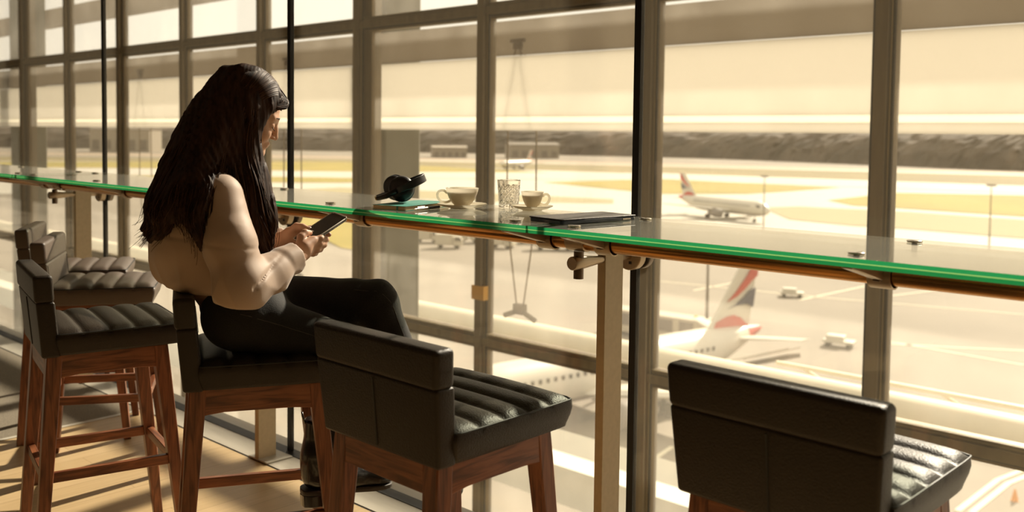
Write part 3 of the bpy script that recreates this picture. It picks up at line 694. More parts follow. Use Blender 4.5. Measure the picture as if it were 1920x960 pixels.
# apron bus beyond the parked airliner
t = thing('apron_bus', 'pale passenger bus with dark windows standing beyond the parked airliner', 'bus', (-60.5, 92.5, -22), R(4))
link(box(BM(), (-6.5, -1.4, .5), (6.5, 1.4, 3.0)), 'bus_body', M['bridge'], t, bevel=.12)
bm = BM()
for k in range(5): box(bm, (-6.1+k*2.5, -1.45, 1.35), (-4.4+k*2.5, -1.38, 2.7))
link(bm, 'windows', M['bridgedark'], t)
link(tube(BM(), [(5.2,0,3.0),(5.2,0,3.3)], .2, 12), 'beacon', M['amber'], t, 'auto')
for sx in (-4.2, 4.2):
    for sy in (-1.25, 1.25):
        bm = BM(); k = 16; loft(bm, [[(sx+.5*math.cos(2*math.pi*i/k), sy+dy, .5+.5*math.sin(2*math.pi*i/k)) for i in range(k)] for dy in (-.14, .14)]); link(bm, 'wheel', M['tyre'], t)
# belt loader by the rear hold
t = thing('belt_loader', 'grey belt loader at the rear of the parked airliner', 'belt loader', (-41.5, 82.0, -22), R(-28))
bm = BM(); bar(bm, (-4.5, 0, .9), (4.2, 0, 3.9), 1.2, .35, side=(0,1,0)); link(bm, 'belt', M['far_dark'], t)
link(box(BM(), (-3.6,-1.0,.5),(2.4,1.0,1.5)), 'chassis', M['engine'], t, bevel=.08)
bm = BM(); bar(bm, (-4.5, .6, 1.5), (4.2, .6, 4.6), .07, .07, side=(0,1,0)); bar(bm, (-4.5, -.6, 1.5), (4.2, -.6, 4.6), .07, .07, side=(0,1,0)); link(bm, 'guard_rail', M['bridge'], t)
for sx in (-2.6, 1.4):
    for sy in (-.95, .95):
        bm = BM(); k = 16; loft(bm, [[(sx+.45*math.cos(2*math.pi*i/k), sy+dy, .45+.45*math.sin(2*math.pi*i/k)) for i in range(k)] for dy in (-.14, .14)]); link(bm, 'wheel', M['tyre'], t)

# ------------------------------------------------------------------ airliners
def airliner(label, x, y, rz):
    """nose towards +x, nose tip at x = 18.8, ground at z = 0"""
    t = thing('airliner', label, 'aircraft', (x, y, -22), R(rz), 'white airliners with a red and navy ribbon on the tail')
    zc = 3.65; n = 28
    prof = [(18.8, .05, -.35), (18.5, .45, -.32), (17.8, 1.0, -.22), (16.6, 1.55, -.1), (15.0, 1.88, 0), (13, 1.98, 0), (-7, 1.98, 0), (-10, 1.86, .10), (-13, 1.45, .42), (-16, .85, .85), (-18.2, .35, 1.15), (-18.8, .12, 1.22)]
    rings = [[(px, r*math.cos(2*math.pi*k/n), zc+dz+r*1.02*math.sin(2*math.pi*k/n)) for k in range(n)] for px, r, dz in prof]
    bm = BM(); loft(bm, rings)
    for f in bm.faces:
        if f.calc_center_median().z < zc-1.1: f.material_index = 1
        if f.calc_center_median().x < -16.9: f.material_index = 2
    body = link(bm, 'fuselage', [M['white'], M['belly'], M['livred']], t, True)
    bm = BM()
    for s in (-1, 1): prism(bm, [(15.6, zc+.55), (16.7, zc+.5), (16.35, zc+.95), (15.5, zc+1.1)], s*1.40, s*1.72, 'y')
    link(bm, 'cockpit_windows', M['winglass'], body)
    bm = BM()
    for s in (-1, 1):
        for k in range(30): xx = 13-k*.78; box(bm, (xx, s*1.90, zc+.50), (xx+.26, s*1.955, zc+.84))
    link(bm, 'cabin_windows', M['winglass'], body)
    def surf(nm, root, tip, th0, th1, m='white', swap=None):
        # root/tip: (x_le, x_te, y, z)
        def sec(le, te, yy, zz, th):
            c = le-te
            out = []
            for u, v in ((0, 0), (.08, .45), (.3, .5), (.65, .3), (1, 0.03), (1, -.03), (.65, -.2), (.3, -.3), (.08, -.3)):
                xx = le-u*c
                out.append((xx, yy, zz+v*th) if not swap else (xx, v*th, zz))
            return out
        bm = BM(); loft(bm, [sec(*root, th0), sec(*tip, th1)]); return link(bm, nm, M[m], t)
    for s in (-1, 1):
        surf('wing', (6.0, -1.2, s*1.6, zc-1.1), (-2.6, -4.2, s*17, zc+.5), .9, .25)
        surf('tailplane', (-13.6, -16.6, s*.6, zc+.75), (-16.2, -17.6, s*6.2, zc+1.3), .35, .12)
        bm = BM(); k = 20; loft(bm, [[(xx, s*5.8+r*math.cos(2*math.pi*i/k), zc-1.75+r*math.sin(2*math.pi*i/k)) for i in range(k)] for xx, r in ((6.6, .98), (6.3, 1.12), (4.6, 1.14), (3.0, .85), (2.4, .55))]); link(bm, 'engine', M['engine'], t, True)
        link(box(BM(), (2.8, s*5.8-.12, zc-.9), (5.0, s*5.8+.12, zc-.35)), 'pylon', M['engine'], t)
        bm = BM(); tube(bm, [(-1.6, s*3.4, .5), (-1.4, s*3.2, zc-1.2)], .16, 10)
        for dy in (-.35, .35): k = 18; loft(bm, [[(-1.6+.56*math.cos(2*math.pi*i/k), s*3.4+dy+q, .56+.56*math.sin(2*math.pi*i/k)) for i in range(k)] for q in (-.17, .17)])
        link(bm, 'main_gear', M['tyre'], t)
    bm = BM(); tube(bm, [(13.2, 0, .4), (13.4, 0, zc-1.6)], .11, 10); k = 16
    for dy in (-.22, .22): loft(bm, [[(13.2+.38*math.cos(2*math.pi*i/k), dy+q, .38+.38*math.sin(2*math.pi*i/k)) for i in range(k)] for q in (-.1, .1)])
    link(bm, 'nose_gear', M['tyre'], t)
    # fin, from root (u back 0..1, v up 0..1)
    z0, z1 = zc+1.55, zc+8.1; le0, te0, le1, te1 = -10.6, -16.9, -15.9, -18.1
    fin = surf('fin', (le0, te0, 0, z0), (le1, te1, 0, z1), .42, .18, swap=True)
    def F(u, v): le = le0+(le1-le0)*v; te = te0+(te1-te0)*v; return (le+(te-le)*u, z0+(z1-z0)*v)
    rib = [[(.16,.40),(.30,.52),(.52,.72),(.72,.90),(1.0,.985),(1.0,.90),(1.0,.72),(.80,.66),(.62,.56),(.40,.46)],]
    nav = [(.25,.30),(.45,.34),(.66,.44),(.84,.53),(1.0,.55),(1.0,.27),(.80,.33),(.5,.33)]
    red2 = [(.12,.02),(.10,.13),(.30,.19),(.50,.20),(.70,.15),(.86,.06),(1.0,-.02),(.85,-.04),(.5,-.01)]
    def patch(poly, m, nm):
        bm = BM()
        for s in (-1, 1): prism(bm, [F(*p) for p in poly], s*.17, s*.235, 'y')
        link(bm, nm, M[m], fin)
    patch(rib[0], 'livred', 'red_ribbon'); patch(nav, 'livblue', 'navy_ribbon'); patch(red2, 'livred', 'lower_red_ribbon')
    return t
airliner('parked white airliner, its tail with red and navy ribbon below the counter, close by', -46.6, 66.6, -99)
airliner('taxiing white airliner with nose to the right, above the counter beside the mullion', -135.5, 239.5, -20)
airliner('tiny white airliner far away, behind the tumbler', -393, 446, -80).location.z = -21.83
# ------------------------------------------------------------------ smooth-union field + surface nets
class Field:
    def __init__(s, lo, hi, h):
        s.lo = np.array(lo, np.float32); s.h = h; s.n = np.ceil((np.array(hi)-s.lo)/h).astype(int)+1
        s.v = np.full(s.n, .3, np.float32)
    def sub(s, lo, hi):
        i0 = np.maximum(0, np.floor((np.array(lo)-s.lo)/s.h).astype(int)); i1 = np.minimum(s.n, np.ceil((np.array(hi)-s.lo)/s.h).astype(int)+1)
        ax = [(s.lo[k]+s.h*np.arange(i0[k], i1[k])).astype(np.float32) for k in range(3)]
        g = np.meshgrid(*ax, indexing='ij', sparse=True); return tuple(slice(a, b) for a, b in zip(i0, i1)), g
    def comb(s, sl, d, k, cut=False):
        a = s.v[sl]
        if cut: d = -d; h = np.maximum(k-np.abs(a-d), 0)/max(k, 1e-6); s.v[sl] = np.maximum(a, d)+h*h*k/4
        else: h = np.maximum(k-np.abs(a-d), 0)/max(k, 1e-6); s.v[sl] = np.minimum(a, d)-h*h*k/4
    def cone(s, a, b, ra, rb, k=.02, cut=False, flat=None):
        a, b = np.array(a, np.float32), np.array(b, np.float32); m = max(ra, rb)+k+2*s.h
        sl, (x, y, z) = s.sub(np.minimum(a, b)-m, np.maximum(a, b)+m)
        ab = b-a; L = float(ab@ab)+1e-9
        t = np.clip(((x-a[0])*ab[0]+(y-a[1])*ab[1]+(z-a[2])*ab[2])/L, 0, 1)
        d = np.sqrt((x-a[0]-ab[0]*t)**2+(y-a[1]-ab[1]*t)**2+(z-a[2]-ab[2]*t)**2)-(ra+(rb-ra)*t)
        s.comb(sl, d.astype(np.float32), k, cut)
    def chain(s, pts, rr, k=.02):
        for i in range(len(pts)-1): s.cone(pts[i], pts[i+1], rr[i], rr[i+1], k)
    def ell(s, c, r, k=.02, rot=None, cut=False):
        c = np.array(c, np.float32); r = np.array(r, np.float32); m = float(r.max())+k+2*s.h
        sl, (x, y, z) = s.sub(c-m, c+m); x, y, z = x-c[0], y-c[1], z-c[2]
        if rot is not None: x, y, z = (rot[0][i]*x+rot[1][i]*y+rot[2][i]*z for i in range(3))
        k0 = np.sqrt((x/r[0])**2+(y/r[1])**2+(z/r[2])**2); k1 = np.sqrt((x/r[0]**2)**2+(y/r[1]**2)**2+(z/r[2]**2)**2)+1e-9
        s.comb(sl, (k0*(k0-1)/k1).astype(np.float32), k, cut)
    def half(s, p, n, k=.005):
        n = np.array(n, np.float32); n /= np.linalg.norm(n); sl, (x, y, z) = s.sub(s.lo, s.lo+s.h*s.n)
        d = (x-p[0])*n[0]+(y-p[1])*n[1]+(z-p[2])*n[2]; a = s.v[sl]; h = np.maximum(k-np.abs(a-d), 0)/k; s.v[sl] = np.maximum(a, d)+h*h*k/4
    def val(s, p):
        q = (np.asarray(p)-s.lo)/s.h; i = np.floor(q).astype(int); i = np.clip(i, 0, s.n-2); t = q-i; r = 0
        for a in (0,1):
            for b in (0,1):
                for c in (0,1): r += s.v[i[0]+a, i[1]+b, i[2]+c]*(t[0] if a else 1-t[0])*(t[1] if b else 1-t[1])*(t[2] if c else 1-t[2])
        return r
    def snap(s, p, off=0, n=12):
        """move a point onto the surface"""
        p = np.array(p, float)
        for _ in range(n):
            g = np.array([s.val(p+e)-s.val(p-e) for e in np.eye(3)*s.h])/(2*s.h); L = np.linalg.norm(g)+1e-6
            p = p-g/L*(s.val(p)-off)/max(L, .5)*.8
        return tuple(p)
    def grid(s): return s.sub(s.lo, s.lo+s.h*s.n)[1]
    def mesh(s, name):
        v = s.v; nx, ny, nz = v.shape
        ins = v < 0
        c = ins[:-1,:-1,:-1].astype(np.int8).copy()
        for dx in (0,1):
            for dy in (0,1):
                for dz in (0,1):
                    if dx or dy or dz: c += ins[dx:nx-1+dx, dy:ny-1+dy, dz:nz-1+dz]
        act = np.argwhere((c > 0) & (c < 8)); idx = -np.ones((nx-1, ny-1, nz-1), np.int32); idx[tuple(act.T)] = np.arange(len(act))
        P = np.zeros((len(act), 3)); W = np.zeros(len(act)); I, J, K = act.T
        for ax in range(3):
            o = [a for a in range(3) if a != ax]
            for p in (0, 1):
                for q in (0, 1):
                    d0 = [0,0,0]; d0[o[0]] = p; d0[o[1]] = q; d1 = d0[:]; d1[ax] = 1
                    a = v[I+d0[0], J+d0[1], K+d0[2]]; b = v[I+d1[0], J+d1[1], K+d1[2]]
                    m = (a < 0) != (b < 0); t = np.where(m, a/(a-b+1e-12*(a == b)), 0)
                    pt = np.array(d0)[None, :]+np.zeros((len(act), 3)); pt[:, ax] += t
                    P[m] += pt[m]; W[m] += 1
        P = P/W[:, None]+act
        quads = []
        for ax in range(3):
            o = [(ax+1) % 3, (ax+2) % 3]
            s0 = [slice(1, -1)]*3; s0[ax] = slice(0, -1); s1 = s0[:]; s1[ax] = slice(1, None)
            A = ins[tuple(s0)]; B = ins[tuple(s1)]
            e = np.argwhere(A != B); base = e.copy()
            for k in range(3):
                if k != ax: base[:, k] += 1
            flip = A[tuple(e.T)]
            def cell(u, w):
                q = base.copy(); q[:, o[0]] -= u; q[:, o[1]] -= w; return idx[tuple(q.T)]
            qd = np.stack([cell(1,1), cell(0,1), cell(0,0), cell(1,0)], 1); qd[~flip] = qd[~flip][:, ::-1]; quads.append(qd)
        quads = np.concatenate(quads); quads = quads[(quads >= 0).all(1)]
        V = s.lo+P*s.h
        me = bpy.data.meshes.new(name); me.vertices.add(len(V)); me.vertices.foreach_set('co', V.astype(np.float32).ravel())
        me.loops.add(len(quads)*4); me.loops.foreach_set('vertex_index', quads.astype(np.int32).ravel())
        me.polygons.add(len(quads)); me.polygons.foreach_set('loop_start', np.arange(0, len(quads)*4, 4, dtype=np.int32)); me.update(calc_edges=True); me.validate()
        return me
# ------------------------------------------------------------------ the seated woman; local axes: x forward, y to her right (towards the room), z up
# her frame is left-handed in (forward, right, up), so y is mirrored when placed
PW = thing('person', 'seated woman with long dark hair, beige blouse and black trousers, reading a phone', 'person', (-2.25, 1.48, 0))
PW.rotation_euler = (0, 0, R(61))     # local +x -> forward; local -y -> her right
def Q(p): return (p[0], -p[1], p[2])
def flipY(me):
    n = len(me.vertices); co = np.empty(n*3, np.float32); me.vertices.foreach_get('co', co); co[1::3] *= -1; me.vertices.foreach_set('co', co); me.flip_normals(); return me
# head frame
HC = np.array([-.025, 0, 1.39]); HN = np.array([.90, 0, -.44]); HN /= np.linalg.norm(HN); HU = np.array([-HN[2], 0, HN[0]]); HR = np.array([0, 1, 0])
def H(n, r, u): return tuple(HC+HN*n+HR*r+HU*u)
HROT = [[HN[i], HR[i], HU[i]] for i in range(3)]
B = Field((-.22, -.30, .34), (.50, .32, 1.53), .0032)
# torso and legs
B.ell((-.035, 0, .848), (.100, .145, .090), .04); B.ell((-.10, 0, .95), (.095, .120, .11), .05); B.ell((-.135, 0, 1.08), (.095, .135, .12), .05)
B.cone((-.115, -.13, 1.175), (-.115, .13, 1.175), .045, .045, .05)
B.cone((-.105, 0, 1.18), (-.05, 0, 1.31), .052, .045, .03)
hipR, kneeR, ankR = (-.07, .085, .835), (.235, .100, .738), (.185, .05, .43)
hipL, kneeL, ankL = (-.07, -.085, .845), (.328, .0, .845), (.450, .080, .56)
for hp_, kn, an in ((hipR, kneeR, ankR), (hipL, kneeL, ankL)):
    B.cone(hp_, kn, .078, .052, .03); B.cone(kn, an, .05, .030, .02)
# arms
shR_, elR, wrR = (-.105, .165, 1.165), (-.070, .245, .945), (.090, .115, .998)
shL_, elL, wrL = (-.105, -.165, 1.165), (-.03, -.22, .965), (.066, -.058, 1.022)
B.cone(shR_, elR, .042, .034, .03); B.cone(elR, wrR, .034, .0235, .015); B.cone(shL_, elL, .042, .034, .03); B.cone(elL, wrL, .034, .0235, .015)
# head
B.ell(H(-.014, 0, .018), (.093, .072, .082), .02, HROT); B.ell(H(.028, 0, -.040), (.054, .058, .066), .025, HROT)
B.cone(H(-.01, .048, -.055), H(.070, .010, -.094), .020, .016, .025); B.cone(H(-.01, -.048, -.055), H(.070, -.010, -.094), .020, .016, .025)
B.ell(H(.073, 0, -.094), (.014, .018, .013), .012, HROT)
for s in (-1, 1):
    B.ell(H(.058, s*.034, -.042), (.022, .020, .020), .018, HROT)
    B.cone(H(.077, s*.012, .008), H(.066, s*.038, .006), .008, .007, .014)
    B.cone(H(.092, s*.020, -.014), H(.084, s*.040, -.014), .010, .009, .010, cut=True)
    B.ell(H(.068, s*.031, -.0145), (.0125, .0140, .0115), .004, HROT)
    B.ell(H(-.004, s*.070, -.018), (.016, .009, .027), .006, HROT)
B.chain([H(.077, 0, .004), H(.087, 0, -.018), H(.0975, 0, -.037)], [.007, .0075, .0085], .009)
for s in (-1, 1): B.ell(H(.088, s*.0095, -.041), (.0095, .0065, .0055), .005, HROT)
B.ell(H(.078, 0, -.064), (.012, .022, .010), .012, HROT)
B.ell(H(.0865, 0, -.0605), (.0065, .018, .0042), .003, HROT); B.ell(H(.0845, 0, -.0695), (.0065, .016, .0048), .003, HROT)
B.cone(H(.094, -.017, -.0650), H(.094, .017, -.0650), .0016, .0016, .002, cut=True)
# right hand (near): edge of the phone rests on the curled fingers, thumb on the glass
def finger(p, r, k=.004): B.chain(p, r, k)
B.cone(wrR, (.112, .100, 1.012), .0235, .023, .012); B.cone((.112, .104, 1.022), (.138, .086, 1.034), .019, .0155, .010); B.cone((.110, .098, 1.004), (.128, .082, 1.012), .019, .0150, .010)
finger([(.136, .087, 1.037), (.160, .078, 1.0405), (.176, .062, 1.037), (.183, .045, 1.033)], [.0105, .0095, .0085, .0070])
finger([(.136, .090, 1.026), (.157, .082, 1.0265), (.171, .066, 1.022), (.176, .048, 1.022)], [.0105, .0098, .0088, .0072])
finger([(.132, .090, 1.014), (.150, .083, 1.0125), (.161, .067, 1.010), (.164, .050, 1.014)], [.0102, .0094, .0082, .0070])
finger([(.126, .087, 1.003), (.140, .080, 1.0000), (.148, .066, .999), (.151, .052, 1.004)], [.0092, .0082, .0072, .0062])
finger([(.104, .100, 1.024), (.106, .094, 1.047), (.118, .083, 1.0580), (.133, .066, 1.0555)], [.0150, .0115, .0098, .0078])
# left hand (far)
B.cone(wrL, (.092, -.045, 1.036), .0225, .021, .012); B.cone((.092, -.047, 1.044), (.122, -.040, 1.050), .018, .0145, .010); B.cone((.092, -.045, 1.030), (.116, -.036, 1.032), .018, .0145, .010)
finger([(.120, -.042, 1.051), (.148, -.040, 1.056), (.174, -.028, 1.058), (.192, -.014, 1.052)], [.0105, .0095, .0082, .0068])
finger([(.118, -.040, 1.041), (.146, -.036, 1.043), (.174, -.022, 1.044), (.196, -.004, 1.0415)], [.0105, .0098, .0085, .0070])
finger([(.114, -.037, 1.031), (.140, -.030, 1.031), (.164, -.014, 1.032), (.180, .004, 1.034)], [.0100, .0092, .0080, .0068])
finger([(.108, -.034, 1.022), (.130, -.024, 1.019), (.149, -.008, 1.021), (.160, .008, 1.026)], [.0092, .0080, .0070, .0060])
finger([(.092, -.040, 1.046), (.107, -.026, 1.064), (.122, -.010, 1.0645), (.138, .004, 1.0585)], [.0145, .0112, .0096, .0078])
body = link(flipY(B.mesh('body')), 'body', M['skin'], PW, True)
sm = body.modifiers.new('smooth', 'SMOOTH'); sm.factor = .5; sm.iterations = 2
def sub(nm, f, m, parent=PW, smooth=True, it=2):
    o = link(flipY(f.mesh(nm)), nm, m, parent, smooth)
    if it: q = o.modifiers.new('smooth', 'SMOOTH'); q.factor = .5; q.iterations = it
    return o
# face details
def pt(pts, r, nm, m, parent, n=8, flat=None): return link(tube(BM(), [Q(p) for p in pts], r, n, flat=flat), nm, m, parent, True)
for s in (-1, 1):
    pt([H(.0845, s*.013, .0095), H(.083, s*.024, .0135), H(.073, s*.040, .0095)], [.0012, .0019, .0008], 'eyebrow', M['brow'], PW)
    pt([H(.0800, s*.021, -.0190), H(.0812, s*.031, -.0205), H(.0745, s*.0425, -.0170)], [.0007, .0012, .0008], 'eyelashes', M['brow'], PW)
    for k in range(7):
        u = k/6; a = np.array(H(.0805-.005*u*u, s*(.023+.019*u), -.0200+.002*u)); b = a+HN*.0065+HR*s*.002*u-HU*.0035
        pt([tuple(a), tuple(b)], [.0005, .0002], 'eyelash', M['brow'], PW, 5)
L_ = Field(H(.04, -.04, -.11), H(.12, .04, -.04), .001) if False else None
# nails, ring
for c, d in (((.1375, .0625, 1.0605), (.007, -.006, -.002)), ((.1405, .0035, 1.0650), (.007, .005, -.003))):
    a = np.array(c); d = np.array(d); pt([tuple(a-d*.6), tuple(a), tuple(a+d*.6)], [.0035, .0045, .0032], 'fingernail', M['nail'], PW, 10, flat=.3)
bm = BM(); c = np.array((.166, .0725, 1.0395)); ax = Vector((.62, .60, -.1)).normalized(); s_, u_ = frame_of(ax)
tube(bm, [Q(tuple(Vector(c)+(s_*math.cos(a)+u_*math.sin(a))*.0100)) for a in np.linspace(0, 2*math.pi, 25)], .0011, 8); link(bm, 'ring', M['chrome'], PW, True)
# ---------------- blouse
F_ = Field((-.34, -.36, .84), (.16, .36, 1.28), .004)
F_.ell((-.130, 0, .985), (.128, .150, .115), .05); F_.ell((-.155, 0, 1.02), (.130, .155, .11), .06); F_.ell((-.130, 0, .945), (.122, .150, .075), .04); F_.ell((-.145, 0, 1.10), (.115, .150, .11), .06)
F_.cone((-.12, -.135, 1.165), (-.12, .135, 1.165), .058, .058, .05); F_.ell((-.11, 0, 1.20), (.07, .10, .045), .04)
for s, sh_, el_, wr_, cu in ((1, shR_, elR, wrR, None), (-1, shL_, elL, wrL, None)):
    sh_, el_, wr_ = map(np.array, (sh_, el_, wr_))
    mid = sh_*.45+el_*.55+np.array([-.0, s*.004, 0])
    F_.cone(tuple(sh_+[.0, s*-.015, -.01]), tuple(mid), .060, .064, .03); F_.cone(tuple(mid), tuple(el_+[.006, 0, -.006]), .062, .066, .03)
    q = el_*.45+wr_*.55
    F_.cone(tuple(el_+[.01, 0, -.004]), tuple(q+[0, 0, -.016]), .064, .052, .03)
    F_.cone(tuple(q+[0, 0, -.012]), tuple(el_*.18+wr_*.82), .052, .041, .02)
    F_.cone(tuple(el_*.22+wr_*.78), tuple(el_*.04+wr_*.96), .0455, .0425, .004)
x, y, z = F_.grid()
# soft folds
rd = lambda t: 1-np.abs(np.sin(t))
fold = -(.0060*rd(19*z+9*x+3.5*np.sin(11*y+3))**2 + .0065*rd(15*(x+z)+14*y+1.6*np.sin(17*z))**2 + .0040*rd(36*(x-.6*z)+16*y+2*np.sin(20*z))**2)+.005
fold = fold*(.18+.82/(1+np.exp((z-.985)/.012)))
for s in (-1, 1):   # drop-shoulder seam groove and elbow creases
    ay = np.abs(y-s*.205)
    fold = fold + .0020*np.exp(-((z-1.045+.10*(x+.09))/.0045)**2)*(ay < .10)
    fold = fold + .0075*rd(11*(1.2*(z-.95)-(x+.03))*3.1)**4*np.exp(-((x+.0)/.06)**2-((z-.965)/.05)**2)*(ay < .10)
amp = np.clip(1.15-(z-.9)*1.2, .5, 1.1)
F_.v += (fold*amp).astype(np.float32)
F_.half((0, 0, .884), (-.13, 0, -1), .012)
# cut cuffs and neck
for s, el_, wr_ in ((1, elR, wrR), (-1, elL, wrL)):
    el_, wr_ = np.array(el_), np.array(wr_); d = (wr_-el_)/np.linalg.norm(wr_-el_); c = wr_-d*.004
    sl, (X, Y, Z) = F_.sub(wr_-.07, wr_+.07); pl = (X-c[0])*d[0]+(Y-c[1])*d[1]+(Z-c[2])*d[2]; F_.v[sl] = np.maximum(F_.v[sl], pl.astype(np.float32))
F_.cone((-.085, 0, 1.22), (-.06, 0, 1.30), .054, .06, .01, cut=True)
blouse = sub('blouse', F_, M['blouse'])
'''
for s, sh_, el_, wr_ in ((1, shR_, elR, wrR), (-1, shL_, elL, wrL)):
    sh_, el_, wr_ = map(np.array, (sh_, el_, wr_)); d = (wr_-el_)/np.linalg.norm(wr_-el_)
    s1, u1 = frame_of(Vector(d)); c = Vector(wr_-d*.006)
    bm = BM(); tube(bm, [Q(tuple(c+(s1*math.cos(a)+u1*math.sin(a))*.0335)) for a in np.linspace(0, 2*math.pi, 31)], .0022, 8); link(bm, 'cuff_hem', M['blouse'], blouse, True)
'''
# black strap at the collar
pt([(-.055, .050, 1.265), (-.060, .062, 1.235), (-.075, .075, 1.212), (-.10, .080, 1.205)], .004, 'collar_tie', M['brow'], blouse, 10, flat=.5)
# ---------------- trousers
T = Field((-.20, -.20, .40), (.56, .22, .97), .0045)
T.ell((-.035, 0, .850), (.112, .160, .098), .03); T.ell((-.05, 0, .90), (.100, .145, .07), .03)
T.cone(hipR, kneeR, .086, .062, .035); T.cone(kneeR, ankR, .060, .040, .025)
T.cone(hipL, kneeL, .086, .064, .035); T.cone(kneeL, ankL, .062, .040, .02)
T.ell((.20, -.03, .815), (.15, .07, .055), .03)
x, y, z = T.grid(); T.v += (.0022*np.sin(60*(x-z)+25*y)*np.exp(-((x-.30)/.09)**2) + .002*np.sin(75*x+30*z)*np.exp(-((x+.02)/.08)**2)).astype(np.float32)
T.half((0, 0, .935), (0, 0, 1), .01)
d = np.array(ankR)-np.array(kneeR)
trousers = sub('trousers', T, M['denim'])
pt([T.snap(p, -.0006) for p in resample([(.26, .05, .90), (.33, .062, .885), (.375, .070, .84), (.395, .080, .78), (.415, .095, .71), (.430, .105, .65), (.445, .115, .59)], 16)], .0013, 'side_seam', M['stitch'], trousers, 6)
pt([T.snap(p, -.0006) for p in resample([(-.06, .17, .86), (.02, .19, .84), (.10, .18, .81), (.18, .17, .775)], 10)], .0012, 'side_seam', M['stitch'], trousers, 6)
# ---------------- boots
def boot(ank, pitch, toeout, side):
    """local frame: x toe, z up, origin at the sole under the ankle; returned as mesh in person space"""
    f = Field((-.075, -.06, -.005), (.195, .06, .225), .0033)
    f.cone((-.010, 0, .20), (-.012, 0, .12), .043, .041, .02); f.cone((-.012, 0, .12), (-.018, 0, .055), .040, .037, .02)
    f.cone((-.012, 0, .09), (.06, 0, .055), .038, .036, .03); f.cone((.05, 0, .05), (.135, -.004, .036), .036, .026, .025); f.cone((.10, .01, .034), (.158, -.004, .031), .028, .018, .02)
    f.half((0, 0, .021), (0, 0, -1), .006); f.half((0, 0, .205), (0, 0, 1), .004)
    return f
def place_boot(nm, ank, rot):
    root = bpy.data.objects.new(nm, None); COL.objects.link(root); root.parent = PW; root.location = Q(ank); root.rotation_euler = rot
    up = link(boot(0,0,0,0).mesh('upper'), 'upper', M['boot'], root, True)
    outl = [(-.058,0),(-.052,.024),(-.03,.034),(.02,.031),(.07,.036),(.115,.039),(.15,.032),(.172,.014),(.176,-.008),(.165,-.026),(.13,-.036),(.08,-.033),(.02,-.029),(-.03,-.032),(-.052,-.024)]
    outl = [tuple(p) for p in resample(outl+[outl[0]], 60)[:-1]]
    bm = BM(); loft(bm, [[(a*.985, b*.97, .0105) for a, b in outl], [(a, b, .0125) for a, b in outl], [(a, b, .0215) for a, b in outl], [(a*.97, b*.95, .0235) for a, b in outl]]); link(bm, 'sole', M['sole'], root, 'auto')
    bm = BM(); hl = [p for p in outl if p[0] < .014]; 
    hl = [(-.058,0),(-.052,.024),(-.03,.034),(.012,.032),(.016,0),(.012,-.029),(-.03,-.032),(-.052,-.024)]
    loft(bm, [[(a*.94-.001, b*.93, -.022) for a, b in hl], [(a, b, .0100) for a, b in hl]]); link(bm, 'heel', M['boot'], root, bevel=.002)
    bm = BM(); tube(bm, [(-.052, -.007, .195), (-.058, -.007, .213), (-.060, -.002, .224), (-.060, .004, .224), (-.058, .007, .213), (-.052, .007, .195)], .0020, 8); link(bm, 'pull_loop', M['boot'], root, True)
    return root
place_boot('boot', (.172, .050, .3175), (0, R(2), R(4))).scale = (1.12, 1.05, 1.06)
place_boot('boot', (.428, .088, .405), (R(-4), R(50), R(6)))
# ---------------- phone (rests in the hands, its own thing)
ph = thing('smartphone', 'smartphone in a clear case held up by the seated woman in both hands', 'phone')
a_ = np.array([.80, -.30, .46]); a_ /= np.linalg.norm(a_); w_ = np.array([.42, .90, -.14]); w_ -= a_*(a_@w_); w_ /= np.linalg.norm(w_)
th = R(61); fx = Vector((math.cos(th), math.sin(th), 0)); rx = Vector((math.sin(th), -math.cos(th), 0)); O_ = Vector((-2.25, 1.48, 0))
wd = lambda p: fx*p[0]+rx*p[1]+Vector((0, 0, 1))*p[2]
A3, W3 = wd(a_), wd(w_); N3 = W3.cross(A3)
if N3.z < 0: N3 = -N3; W3 = -W3
mw_ = Matrix((W3, A3, N3)).transposed().to_4x4(); mw_.translation = O_+wd((.168, .026, 1.061)); ph.matrix_world = mw_
ph.location, ph.rotation_euler = mw_.to_translation(), mw_.to_euler()
bm = BM(); slab(bm, .071, .143, -.0045, .0040, .009); link(bm, 'case', M['phonecase'], ph, bevel=.002)
bm = BM(); slab(bm, .0655, .1375, .0041, .0048, .008); link(bm, 'screen', M['screen'], ph)
bm = BM()
pts = []
for cx, cy, a0 in ((.0275, .0635, 0), (-.0275, .0635, 90), (-.0275, -.0635, 180), (.0275, -.0635, 270)):
    for k in range(6): a = R(a0+18*k); pts.append((cx+.0085*math.cos(a), cy+.0085*math.sin(a), .0045))
tube(bm, pts+[pts[0]], .0013, 8); link(bm, 'case_rim', M['phonerim'], ph, True)
